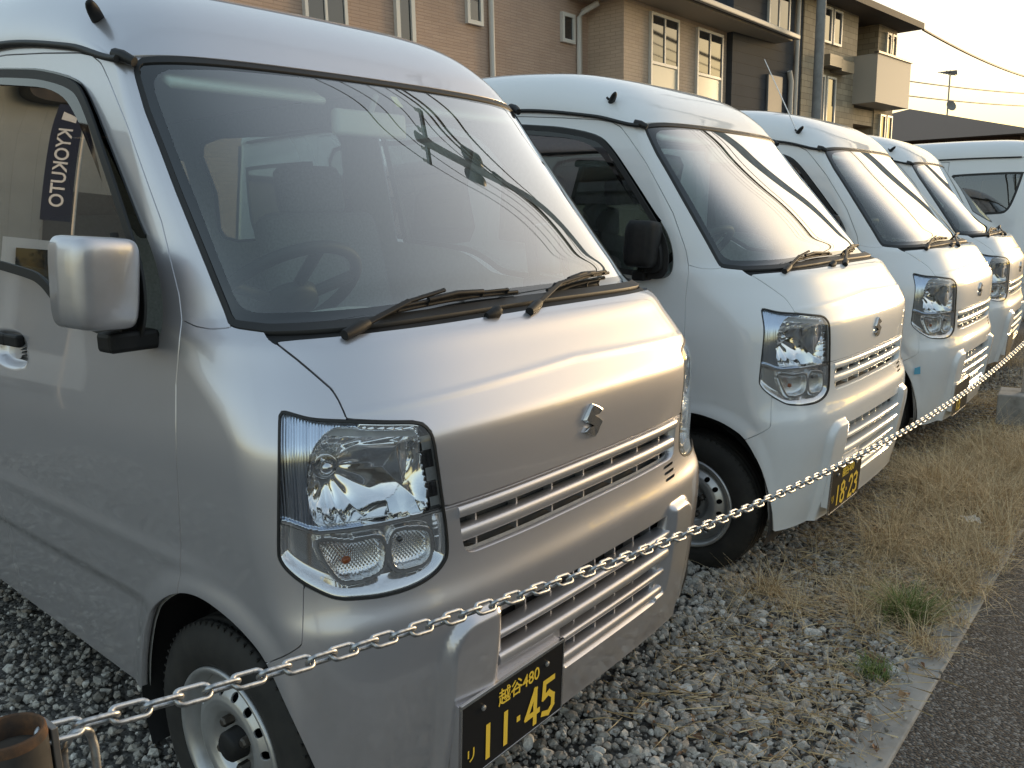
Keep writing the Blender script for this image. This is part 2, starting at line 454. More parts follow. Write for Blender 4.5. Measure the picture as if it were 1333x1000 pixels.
def arch_relief(q, z):
    d = sdf(ARCH, q, z)
    f = .010 * (1 - sstep(.0, .055, d)) - .004 * (1 - sstep(.0, .012, d)) * 0
    return np.where(d > 0, f, .010)
def base_grid():
    s_a = np.concatenate([np.linspace(0, .80, 76)])
    v0 = 2 / np.pi * math.asin(.80 ** (1 / KV))
    v_b = np.linspace(v0, 1, 44)[1:]
    s_b = np.sin(v_b * np.pi / 2) ** KV
    s = np.concatenate([s_a, s_b])
    s[-1] = 1
    dy = np.concatenate([np.arange(.007, 1.36, .0085), np.arange(1.37, 2.9, .03), np.linspace(2.91, 3.15, 20)])
    zz = np.unique(np.round(np.concatenate([np.arange(.16, 1.10, .0075), np.arange(.54, .70, .004), np.arange(.86, 1.14, .0045), np.arange(1.10, 1.80, .0085)]), 4))
    keep = [0]
    for i in range(1, len(zz)):
        if zz[i] - zz[keep[-1]] > .0028: keep.append(i)
    zz = zz[keep]
    Zg = zz[:, None]
    yc, w, D, n, b = section(np.clip(Zg, .2, 1.78))
    Sg = s[None, :]
    X = w * Sg
    Y = yc + b * Sg ** 2 + D * (1 - np.sqrt(np.maximum(1 - Sg ** n, 0)))
    yend = Y[:, -1:]
    frac = dy[None, :] / dy[-1]
    Ys = yend + (YREAR - yend) * frac
    # keep the fine spacing near the front
    Xs = w - rear_in(Ys)
    X = np.concatenate([X, Xs + 0 * Ys], 1); Y = np.concatenate([Y, Ys], 1)
    Z = np.broadcast_to(Zg, X.shape).copy()
    P = np.stack([-X, Y, Z], -1)
    def normals(P):
        du = np.gradient(P, axis=1); dv = np.gradient(P, axis=0)
        N = np.cross(du, dv); N /= np.linalg.norm(N, axis=-1, keepdims=True) + 1e-12
        # outward: front looks to -y, side to -x
        sgn = np.sign(N[..., 1] * -1 + N[..., 0] * -1)
        N *= np.where(sgn == 0, 1, sgn)[..., None]
        N[:, 0, 0] = 0; N /= np.linalg.norm(N, axis=-1, keepdims=True) + 1e-12
        return N
    N = normals(P)
    q = X + Y
    d = np.zeros_like(q)
    # raised frame of the lower air intake
    front = (X < .62)
    ps = pad_sdf(X, Z)
    d += np.where(front, .019 * (1 - sstep(-.013, .010, ps)), 0) * np.where(Z > .33, sstep(.338, .360, X), 1)
    # wheel-arch flare, sill step, handle cup, shoulder roll of the door
    d += np.where(q > .80, arch_relief(q, Z), 0) * (1 - sstep(.62, .70, Z)) * sstep(.80, .90, q)
    d -= np.where(q > 1.3, .010 * (1 - sstep(.505, .545, Z - .03 * (Y - .7))), 0) * sstep(1.30, 1.5, q)
    hs = sdf(HANDLE, q, Z)
    d -= np.where(np.abs(q - 1.96) < .2, .024 * (1 - sstep(-.022, .002, hs)), 0)
    # shallow swage on fender and door
    d += .003 * np.exp(-((Z - (.66 + .02 * (q - 1.2))) / .02) ** 2) * sstep(1.0, 1.25, q)
    # edge of the bonnet press line
    d += .0025 * np.exp(-((Z - 1.004 + .03 * X) / .006) ** 2) * (q < .80) * (1 - sstep(.66, .78, q))
    P = P + N * d[..., None]
    N = normals(P)
    nr, nc = X.shape
    idx = np.arange(nr * nc).reshape(nr, nc)
    a, b_, c, e = idx[:-1, :-1].ravel(), idx[:-1, 1:].ravel(), idx[1:, 1:].ravel(), idx[1:, :-1].ravel()
    # orientation: outward
    T = np.concatenate([np.stack([a, c, b_], 1), np.stack([a, e, c], 1)])
    V = P.reshape(-1, 3); Nn = N.reshape(-1, 3)
    # check orientation on the mean
    t = T[:2000]
    g = np.cross(V[t[:, 1]] - V[t[:, 0]], V[t[:, 2]] - V[t[:, 0]])
    if (g * Nn[t[:, 0]]).sum() < 0: T = T[:, ::-1]
    A = np.stack([q.ravel(), Z.ravel(), X.ravel(), Y.ravel()], 1)   # undisplaced chart values travel with the vertices
    return V, Nn, A, np.ascontiguousarray(T)
class Soup:
    def __init__(s, V, N, A, T): s.V, s.N, s.A, s.T = V, N, A, T
    @property
    def q(s): return s.A[:, 0]
    @property
    def z(s): return s.A[:, 1]
    def compact(s):
        u, inv = np.unique(s.T.ravel(), return_inverse=True)
        return Soup(s.V[u], s.N[u], s.A[u], inv.reshape(s.T.shape))
    def clip(s, f):
        """keep the side where f < 0"""
        f = np.where(np.abs(f) < 1e-7, -1e-7, f)
        ins = f < 0
        c = ins[s.T].sum(1)
        full = s.T[c == 3]
        one = s.T[c == 1]; two = s.T[c == 2]
        newV, newN, newA = [s.V], [s.N], [s.A]
        nv = len(s.V)
        edges = []
        def roll_to(T, flag):
            if len(T) == 0: return T
            k = np.argmax(flag[T], 1)
            r = np.arange(len(T))
            return np.stack([T[r, k], T[r, (k + 1) % 3], T[r, (k + 2) % 3]], 1)
        one = roll_to(one, ins); two = roll_to(two, ~ins)
        e = np.concatenate([one[:, [0, 1]], one[:, [0, 2]], two[:, [0, 1]], two[:, [0, 2]]]) if len(one) + len(two) else np.zeros((0, 2), int)
        if len(e) == 0: return Soup(s.V, s.N, s.A, full).compact()
        es = np.sort(e, 1)
        u, inv = np.unique(es, axis=0, return_inverse=True)
        inv = inv.ravel()
        fa, fb = f[u[:, 0]], f[u[:, 1]]
        t = (fa / (fa - fb))[:, None]
        newV.append(s.V[u[:, 0]] * (1 - t) + s.V[u[:, 1]] * t)
        nn = s.N[u[:, 0]] * (1 - t) + s.N[u[:, 1]] * t
        newN.append(nn / (np.linalg.norm(nn, axis=1, keepdims=True) + 1e-12))
        newA.append(s.A[u[:, 0]] * (1 - t) + s.A[u[:, 1]] * t)
        id_ = inv + nv
        n1, n2 = len(one), len(two)
        a1, a2, b1, b2 = id_[:n1], id_[n1:2 * n1], id_[2 * n1:2 * n1 + n2], id_[2 * n1 + n2:]
        Ts = [full]
        if n1: Ts.append(np.stack([one[:, 0], a1, a2], 1))
        if n2:
            Ts.append(np.stack([b1, two[:, 1], two[:, 2]], 1))
            Ts.append(np.stack([b1, two[:, 2], b2], 1))
        return Soup(np.concatenate(newV), np.concatenate(newN), np.concatenate(newA), np.concatenate(Ts)).compact()
    def poly(s, poly, off=0.0):
        return s.clip(sdf(poly, s.q, s.z) + off)
    def out(s, poly, off=0.0):
        return s.clip(-sdf(poly, s.q, s.z) + off)
    def offset(s, d): return Soup(s.V + s.N * d, s.N, s.A, s.T)
    def skirt(s, depth, center=True):
        """adds a folded-in edge round the panel"""
        if depth <= 0 or len(s.T) == 0: return s.V, s.N, s.T
        e = np.concatenate([s.T[:, [0, 1]], s.T[:, [1, 2]], s.T[:, [2, 0]]])
        key = np.sort(e, 1)
        u, inv, cnt = np.unique(key, axis=0, return_inverse=True, return_counts=True)
        inv = inv.ravel()
        be = e[cnt[inv] == 1]
        if center:
            be = be[~((np.abs(s.V[be[:, 0], 0]) < 1e-6) & (np.abs(s.V[be[:, 1], 0]) < 1e-6))]
        i, j = be[:, 0], be[:, 1]
        a, b = s.V[i], s.V[j]
        sn = np.cross(b - a, s.N[i]); sn /= np.linalg.norm(sn, axis=1, keepdims=True) + 1e-12
        n0 = len(s.V); m = len(be)
        V = np.concatenate([s.V, a, b, a - s.N[i] * depth, b - s.N[j] * depth])
        nb = sn * .75 + s.N[i] * .65
        N = np.concatenate([s.N, nb, nb, sn, sn])
        k = np.arange(m)
        A_, B_, C_, D_ = n0 + k, n0 + m + k, n0 + 2 * m + k, n0 + 3 * m + k
        T = np.concatenate([s.T, np.stack([B_, A_, C_], 1), np.stack([B_, C_, D_], 1)])
        return V, N, T
def both(V, N, T):
    """right half joined with its mirror image"""
    M_ = np.array([-1, 1, 1])
    return np.concatenate([V, V * M_]), np.concatenate([N, N * M_]), np.concatenate([T, T[:, ::-1] + len(V)])
def mirror(V, N, T):
    M_ = np.array([-1, 1, 1])
    return V * M_, N * M_, np.ascontiguousarray(T[:, ::-1])

# point on the surface for chart coordinates, right half
def surf(q, z):
    q = np.asarray(q, float); z = np.asarray(z, float) + 0 * q
    yc, w, D, n, b = section(np.clip(z, .2, 1.78))
    lo = np.zeros_like(q); hi = np.ones_like(q)
    for _ in range(44):
        m = (lo + hi) / 2
        v = w * m + yc + b * m ** 2 + D * (1 - np.sqrt(np.maximum(1 - m ** n, 0)))
        lo = np.where(v < q, m, lo); hi = np.where(v < q, hi, m)
    s_ = (lo + hi) / 2
    x = w * s_; y = yc + b * s_ ** 2 + D * (1 - np.sqrt(np.maximum(1 - s_ ** n, 0)))
    over = np.maximum(q - (x + y), 0)
    return np.stack([-x, y + over, z], -1)
def surf_n(q, z, e=2e-3):
    a = surf(q + e, z) - surf(q - e, z); b = surf(q, z + e) - surf(q, z - e)
    n = np.cross(a, b); n /= np.linalg.norm(n, axis=-1, keepdims=True) + 1e-12
    s_ = np.sign(-n[..., 1] - n[..., 0])
    return n * s_[..., None]
# ------------------------------------------------------------------ the van: all parts of one kind, later copied
GAP = .0021
PAINTED = []          # meshes that take the van's own paint
def pobj(name, V, N, T, m, parent):
    me = mesh_np(name, V, T, N)
    o = link(name, me, parent, m)
    if m is SILVER: PAINTED.append(me.name)
    return o
def build_van(root):
    V, N, A, T = base_grid()
    S = Soup(V, N, A, T)
    # top limit: windshield header and drip rail; bottom limit: bumper and sill
    def ztop(s):
        ax, y = s.A[:, 2], s.A[:, 3]
        zf = 1.634 + .026 * np.sqrt(np.maximum(1 - (np.minimum(ax, .629) / .629) ** 6, 0))
        t = sstep(.704, .745, y)
        return zf * (1 - t) + (drip_z(y) - .001) * t
    S = S.clip(S.z - ztop(S))
    def zbot(s):
        y = s.A[:, 3]
        return np.where(s.q > 1.3, .275 + .072 * (y - .7), .200 + 0 * y)
    S = S.clip(zbot(S) - S.z)
    full = S
    # ---- glass
    g_ws = S.poly(WSP, GAP * .5)
    rest = S.out(WSP, GAP * .5)
    lamp = rest.poly(HL, 0.0)
    rest = rest.out(HL, .0012)
    rest = rest.out(ARCH)
    hood = rest.poly(HOOD, GAP); rest = rest.out(HOOD, GAP)
    COWLP = np.array([(-.3, 1.100), (.6, 1.100), (.905, 1.100), (.925, 1.107), (.94, 1.119), (.93, 1.13), (.5, 1.16), (-.3, 1.16)])
    cowl = rest.poly(COWLP, 0.0); rest = rest.out(COWLP, .001)
    bumper = rest.poly(BUMP, GAP * .6); rest = rest.out(BUMP, GAP * .6)
    door = rest.poly(DOOR, GAP * .8); rest = rest.out(DOOR, GAP * .8)
    PILL = np.array([(1.034, 1.126), (1.086, 1.1235), (1.131, 1.127), (1.174, 1.137), (1.20, 1.145), (1.6, 1.5), (2.6, 1.72), (2.6, 1.9), (1.0, 1.9), (.9, 1.2)])
    pillar = rest.clip(np.maximum(sdf(PILL, rest.q, rest.z), rest.q - 2.09) + GAP * .5)
    rest = rest.clip(-np.maximum(sdf(PILL, rest.q, rest.z), rest.q - 2.09) + GAP * .5)
    fender = rest.clip(rest.q - 1.24)
    side = rest.clip(1.24 - rest.q)
    slide = side.poly(SLIDE, GAP); side = side.out(SLIDE, GAP)
    door_in = door.poly(WIN); door = door.out(WIN, .001)
    slide_in = slide.poly(SLWIN); slide = slide.out(SLWIN, .001)
    side_in = side.poly(QTWIN); side = side.out(QTWIN, .001)
    bumper = bumper.out(GRILL)
    bumperL = bumper.out(INTK)
    bumper = bumper.out(INTKR)
    PB = SILVER
    pobj('hood', *both(*hood.skirt(.012)), PB, root)
    bo = bumper.skirt(.030)
    # right half plain, left half with three short vent slots
    Vl, Nl, Tl = mirror(*bumperL.skirt(.030))
    bl = Soup(Vl, Nl, np.stack([-Vl[:, 0] * -1, Vl[:, 2], Vl[:, 0], Vl[:, 1]], 1), Tl)
    bl.A = np.stack([Vl[:, 0], Vl[:, 2], Vl[:, 0], Vl[:, 1]], 1)
    slots = []
    for k in range(3):
        z0 = .668 - .0165 * k
        bl = bl.out(np.array([(.345, z0 - .004), (.405, z0 - .002), (.405, z0 + .005), (.345, z0 + .003)]))
    bl = bl.out(np.array([(.362, .452), (.478, .452), (.478, .4575), (.362, .4575)]))
    nb = len(bo[0])
    bump_o = pobj('bumper', np.concatenate([bo[0], bl.V]), np.concatenate([bo[1], bl.N]), np.concatenate([bo[2], bl.T + nb]), PB, root)
    for nm, so, dep in (('front_fender', fender, .012), ('windshield_pillar', pillar, .010), ('rear_side_panel', side, .010)):
        sk = so.skirt(dep)
        pobj(nm, *sk, PB, root); pobj(nm, *mirror(*sk), PB, root)
    dsk = door.skirt(.014)
    dR = pobj('front_door', *dsk, PB, root); dL = pobj('front_door', *mirror(*dsk), PB, root)
    ssk = slide.skirt(.012)
    sR = pobj('sliding_door', *ssk, PB, root); sL = pobj('sliding_door', *mirror(*ssk), PB, root)
    # ---- front door glass, black surround, corner sail, smoked visor
    lean = -.006 - .030 * np.clip((1.66 - door_in.z) / .56, 0, 1)      # the pane stands more upright than the door skin
    nf = np.array([-1.0, 0, 0])
    di = Soup(door_in.V - lean[:, None] * nf * 1.0, door_in.N, door_in.A, door_in.T)
    dn = di.N.copy(); dn[:, 2] -= .054 * np.abs(dn[:, 0]); di.N = dn / np.linalg.norm(dn, axis=1, keepdims=True)
    sd = sdf(WIN, di.q, di.z)
    fr = di.clip(-(sd + .020))
    gl = di.clip(sd + .020)
    sail_line = (gl.q - 1.325) + (gl.z - 1.10) * .10
    sail = gl.clip(np.maximum(sail_line, gl.z - 1.34)); glz = gl.clip(-np.maximum(sail_line, gl.z - 1.34) + .001)
    VIS = np.array([(2.02, 1.700), (1.949, 1.696), (1.827, 1.681), (1.696, 1.662), (1.552, 1.625), (1.485, 1.578), (1.398, 1.461), (1.302, 1.322), (1.278, 1.292), (1.300, 1.290), (1.318, 1.306), (1.376, 1.350), (1.433, 1.429), (1.490, 1.507), (1.523, 1.546), (1.572, 1.583), (1.663, 1.613), (1.80, 1.634), (1.954, 1.655), (2.02, 1.660)])
    VIS = smooth_poly(VIS, 3)
    vis = full.poly(VIS)
    sdv = sdf(VIS, vis.q, vis.z)
    prof = .004 + .016 * sstep(0, .05, (np.minimum(sdf(WIN, vis.q, vis.z), 0) * -1))
    vis = Soup(vis.V + vis.N * prof[:, None], vis.N, vis.A, vis.T)
    for (d_, mir, on) in ((dR, False, 'R'), (dL, True, 'L')):
        f = (lambda a: mirror(*a)) if mir else (lambda a: a)
        pobj('window_seal', *f(fr.offset(.004).skirt(.006)), RUBBER, d_)
        pobj('door_glass', *f((glz.V, glz.N, glz.T)), SGLASS, d_)
        pobj('mirror_sail', *f(sail.offset(.030).skirt(.03)), BLACKP, d_)
        pobj('door_visor', *f(vis.skirt(.003)), SMOKE, d_)
        # handle: a bar across the cup
        sg = -1 if not mir else 1
        hb = MB()
        hp = surf(np.array([1.885, 1.96, 2.035]), np.array([1.047, 1.049, 1.046]))
        pts = [(sg * (abs(p[0]) + .004), p[1], p[2]) for p in hp]
        for p0, p1 in zip(pts[:-1], pts[1:]):
            c = [(p0[i] + p1[i]) / 2 for i in range(3)]
            hb.box(c, (.022, abs(p1[1] - p0[1]) + .002, .030))
        ho = hb.obj('door_handle', BLACKP, d_, bevel=.006)
    for (d_, mir) in ((sR, False), (sL, True)):
        f = (lambda a: mirror(*a)) if mir else (lambda a: a)
        si = slide_in.offset(-.006); sd = sdf(SLWIN, si.q, si.z)
        pobj('window_seal', *f(si.clip(-(sd + .02)).skirt(.006)), RUBBER, d_)
        g2 = si.clip(sd + .02); pobj('door_glass', *f((g2.V, g2.N, g2.T)), SGLASS, d_)
    for mir in (False, True):
        f = (lambda a: mirror(*a)) if mir else (lambda a: a)
        qi = side_in.offset(-.004); sd = sdf(QTWIN, qi.q, qi.z)
        w_ = pobj('quarter_window', *f((lambda g: (g.V, g.N, g.T))(qi.clip(sd + .02))), SGLASS, root)
        pobj('window_seal', *f(qi.clip(-(sd + .02)).skirt(.006)), RUBBER, w_)
    # ---- windshield: rubber edge, black band, clear pane
    ws_ = g_ws.offset(-.003)
    sdw = sdf(WSP, ws_.q, ws_.z)
    edge_top = ws_.z - ztop(ws_)
    e_ = np.maximum(sdw, edge_top)
    seal = ws_.clip(-(e_ + .013))
    pane = ws_.clip(e_ + .013)
    sdc = sdf(CLEAR, pane.q, pane.z)
    band = pane.clip(-sdc); clear = pane.clip(sdc)
    wo_ = pobj('windshield', *both(clear.V, clear.N, clear.T), WGLASS, root)
    pobj('black_band', *both(band.V, band.N, band.T), FRIT, wo_)
    pobj('windshield_seal', *both(*seal.offset(.004).skirt(.012)), RUBBER, wo_)
    pobj('cowl', *both(*cowl.offset(-.007).skirt(.01)), BLACKP, root)
    # ---- headlights
    headlights(lamp, root)
    # ---- roof
    ny = np.concatenate([np.linspace(.652, 1.4, 70), np.linspace(1.45, 3.1, 24), np.linspace(3.13, 3.385, 16)])
    th = np.concatenate([np.linspace(0, 1, 60)])
    ZC_Y = [.60, .652, .70, .78, .92, 1.2, 1.6, 2.4, 3.0, 3.25, 3.385]
    ZC_Z = [1.605, 1.660, 1.720, 1.785, 1.850, 1.910, 1.940, 1.945, 1.930, 1.895, 1.775]
    yf_ = np.linspace(.6, 3.4, 1401)
    zt_ = pchip(ZC_Y, ZC_Z, yf_)
    kk = np.exp(-.5 * (np.arange(-60, 61) * .002 / .03) ** 2); kk /= kk.sum()
    zs_ = np.convolve(np.pad(zt_, 60, mode='edge'), kk, mode='valid')
    bl_ = sstep(.66, .76, yf_) * (1 - sstep(3.2, 3.3, yf_))
    zt_ = zt_ * (1 - bl_) + zs_ * bl_
    Yp = ny[:, None]; t_ = th[None, :] * np.pi / 2
    pe = 7.0
    w_d = np.interp(drip_z(np.maximum(Yp, .70)), _ZT, _TB[1])
    wr = w_d + .004 - rear_in(Yp)
    X = wr * np.sin(t_) ** (2 / pe)
    sx_ = np.clip(X / .629, 0, 1)
    bow = .046 * sx_ ** 2 + .07 * (1 - np.sqrt(np.maximum(1 - np.minimum(sx_, .999) ** 7, 0)))
    fade = 1 - sstep(.9, 2.2, Yp)
    Y = Yp + bow * fade
    zc = np.interp(Yp, yf_, zt_)
    zd = drip_z(np.maximum(Y, .6)) + .003
    Z = zd + np.maximum(zc - zd, .004) * np.cos(t_)
    P = np.stack([-X, Y, Z], -1)
    du = np.gradient(P, axis=1); dv = np.gradient(P, axis=0)
    Nn = np.cross(du, dv); Nn /= np.linalg.norm(Nn, axis=-1, keepdims=True) + 1e-12
    Nn *= np.where(Nn[..., 2:3] - Nn[..., 0:1] < 0, -1, 1)
    Nn[:, 0, 0] = 0; Nn[:, 0] /= np.linalg.norm(Nn[:, 0], axis=-1, keepdims=True)
    nr, nc = X.shape
    idx = np.arange(nr * nc).reshape(nr, nc)
    a, b_, c, e = idx[:-1, :-1].ravel(), idx[:-1, 1:].ravel(), idx[1:, 1:].ravel(), idx[1:, :-1].ravel()
    T = np.concatenate([np.stack([a, b_, c], 1), np.stack([a, c, e], 1)])
    Vr, Nr = P.reshape(-1, 3), Nn.reshape(-1, 3)
    g = np.cross(Vr[T[:, 1]] - Vr[T[:, 0]], Vr[T[:, 2]] - Vr[T[:, 0]])
    if (g * Nr[T[:, 0]]).sum() < 0: T = T[:, ::-1]
    rs = Soup(Vr, Nr, np.zeros((len(Vr), 4)), np.ascontiguousarray(T))
    roof = pobj('roof', *both(*rs.skirt(.014)), PB, root)
    # drip rails, their end clips, aerial
    yy = np.concatenate([np.linspace(.72, 1.4, 30), np.linspace(1.5, 3.2, 14)])
    wd = np.interp(drip_z(yy), _ZT, _TB[1])
    for sg in (-1, 1):
        MB().tube([(sg * (w + .010), y, z) for w, y, z in zip(wd - rear_in(yy), yy, drip_z(yy) + .002)], .0075, 6).obj('drip_rail', RUBBER, roof)
        p0 = Vector((sg * .632, .745, 1.653)); p1 = Vector((sg * .616, .700, 1.634))
        MB().tube([p0, (p0 + p1) / 2 + Vector((sg * .003, 0, .003)), p1], [.012, .0125, .010], 8).obj('rail_clip', RUBBER, roof)
    ab = MB()
    Pn, Tn = superell((0, 0, 0), (.014, .055, .011), 2.6, 18, 10)
    ab.add(Pn.tolist(), Tn, True)
    ao = ab.obj('aerial_base', BLACKP, roof)
    kk_ = int(np.argmin((X - .597) ** 2 + (Y - .868) ** 2)); ap = Vr[kk_]; an_ = Vector(Nr[kk_].tolist())
    ao.location = Vector(ap.tolist()) + an_ * .002
    ao.rotation_euler = Matrix((an_.cross(Vector((0, 1, .5))).normalized(), an_.cross(an_.cross(Vector((0, 1, .5)))).normalized() * -1, an_)).transposed().to_euler()
    MB().tube([Vector(ap.tolist()) + an_ * .008 + Vector((0, .012, .002)), Vector(ap.tolist()) + an_ * .014 + Vector((0, .022, .006))], [.005, .004], 8).obj('aerial_stub', BLACKP, roof)
    # ---- closed tail, under-tray, inner shell
    rp = MB()
    zs = np.linspace(.42, 1.74, 14)
    prof = []
    for z_ in zs: prof.append((float(np.interp(z_, _ZT, _TB[1])) - .15, z_))
    prof += [(.44, 1.765), (.25, 1.775), (0, 1.775)]
    poly = [(x, z) for x, z in prof] + [(-x, z) for x, z in reversed(prof[:-1])]
    rp.prism(poly, YREAR - .02, YREAR - .001)
    rl = rp.obj('tailgate', PB, root); PAINTED.append(rl.data.name)
    MB().prism([(-.50, 1.20), (.50, 1.20), (.47, 1.66), (-.47, 1.66)], YREAR - .003, YREAR + .004).obj('rear_glass', FRIT, rl)
    rb = MB().b2((-.70, YREAR - .06, .27), (.70, YREAR + .03, .52)).obj('rear_bumper', PB, root, bevel=.04, seg=4); PAINTED.append(rb.data.name)
    for sg in (-1, 1):
        MB().b2((sg * .56, YREAR - .02, .80), (sg * .64, YREAR + .012, 1.14)).obj('tail_lamp', mat('red_lamp', (.35, .01, .01), .15, coat=1), root, bevel=.012)
    inner = full.out(WSP, -.01).out(HL, -.02).out(WIN, -.012).out(SLWIN, -.01).out(QTWIN, -.01).out(GRILL, -.006).out(ARCH, -.004)
    inner = inner.clip(-(pad_sdf(inner.A[:, 2], inner.z)) ) if False else inner
    inner = inner.out(np.array([(-.3, .55), (.40, .55), (.40, .28), (-.3, .28)]), -.002)
    inner = inner.offset(-.020)
    pobj('inner_shell', *both(inner.V, inner.N, inner.T), TRIM, root)
    ri = rs.offset(-.03); pobj('headlining', *both(ri.V, ri.N, ri.T), TRIML, root)
    ub = MB()
    ub.b2((-.55, .32, .30), (.55, 3.30, .46)); ub.b2((-.69, .80, .32), (.69, 2.55, .44)); ub.b2((-.50, .12, .225), (.50, .34, .262))
    ub.obj('floor_pan', DARK, root)
    # ---- grille: bars and uprights behind the hood line
    gr = empty('grille', parent=root)
    xs = np.linspace(-.425, .425, 41)
    def bar(nm, z0, h, dep, fwd_, par, m_, x0=-.425, x1=.425, rnd=.35, zref=None):
        """moulding swept along the front; h height, dep depth"""
        xx = np.linspace(x0, x1, 41)
        prof = []
        for k in range(12):
            a_ = 2 * np.pi * k / 12
            cx, cz = np.cos(a_), np.sin(a_)
            prof.append((np.sign(cx) * abs(cx) ** .6 * dep / 2, np.sign(cz) * abs(cz) ** .6 * h / 2))
        vs = []; fs = []
        for i, x in enumerate(xx):
            y0 = float(yfront(np.array(abs(x)), np.array(zref or z0))) + dep / 2 - fwd_
            for (py, pz) in prof: vs.append((x, y0 + py, z0 + pz))
        for i in range(len(xx) - 1):
            for k in range(12):
                l = (k + 1) % 12
                fs.append((i * 12 + k, i * 12 + l, (i + 1) * 12 + l, (i + 1) * 12 + k))
        b = MB().add(vs, fs, True)
        b.add(vs[:12], [tuple(range(12))]); b.add(vs[-12:], [tuple(reversed(range(12)))])
        o = b.obj(nm, m_, par)
        if m_ is SILVER: PAINTED.append(o.data.name)
        return o
    bar('grille_bar', .7705, .027, .040, .004, gr, PB, zref=.76)
    bar('grille_bar', .7215, .031, .036, .000, gr, PB, zref=.72)
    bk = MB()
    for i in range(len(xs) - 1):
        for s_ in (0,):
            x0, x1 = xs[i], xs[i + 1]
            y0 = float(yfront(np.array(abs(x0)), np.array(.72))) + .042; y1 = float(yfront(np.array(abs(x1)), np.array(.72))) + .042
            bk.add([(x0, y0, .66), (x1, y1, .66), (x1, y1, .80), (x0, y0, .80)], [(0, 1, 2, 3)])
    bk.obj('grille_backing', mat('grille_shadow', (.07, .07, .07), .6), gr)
    for k in range(7):
        x = -.36 + k * .12
        y0 = float(yfront(np.array(abs(x)), np.array(.72)))
        up = MB().b2((x - .0022, y0 + .020, .684), (x + .0022, y0 + .045, .780)).obj('grille_upright', PB, gr); PAINTED.append(up.data.name)
    # ---- lower intake
    def ibar(z0, h, fwd_, x0, x1, dep=.034):
        o = bar('intake_slat', z0, h, dep, fwd_, bump_o, PB, x0, x1, zref=z0)
    ibar(.496, .019, .010, -.345, .345, .05)
    ibar(.441, .030, .015, -.345, .345, .05)
    ibar(.387, .019, .010, -.125, .345, .05)
    ibar(.332, .028, .014, -.125, .345, .05)
    for k in range(8):
        x = -.308 + k * .088
        y0 = float(yfront(np.array(abs(x)), np.array(.43)))
        up = MB().b2((x - .002, y0 + .022, .318 if x > -.13 else .425), (x + .002, y0 + .05, .544)).obj('intake_upright', PB, bump_o); PAINTED.append(up.data.name)
    MB().b2((-.40, .075, .28), (.40, .085, .57)).obj('intake_backing', DARK, bump_o)
    # ---- emblem
    emblem(root)
    # ---- wheels
    for (x, y, sg) in ((-.702, .462, -1), (.702, .462, 1), (-.702, 2.865, -1), (.702, 2.865, 1)):
        wheel(root, x, y, .250, sg)
    for sg in (-1, 1):
        lv = []; lf = []
        n = 20
        for k in range(n + 1):
            a_ = np.pi * (-.12 + 1.24 * k / n)
            for x in (.50, .712):
                lv.append((sg * x, .455 - .315 * np.cos(a_), .27 + .325 * np.sin(a_)))
        for k in range(n): lf.append((2 * k, 2 * k + 1, 2 * k + 3, 2 * k + 2))
        lo = MB().add(lv, lf, True)
        lo.add([(sg * .50, .10, .20), (sg * .50, .80, .20), (sg * .50, .80, .66), (sg * .50, .10, .66)], [(0, 1, 2, 3)])
        lo.obj('wheel_arch_liner', DARK, root)
    wipers(root)
    mirrors(root)
    interior(root)

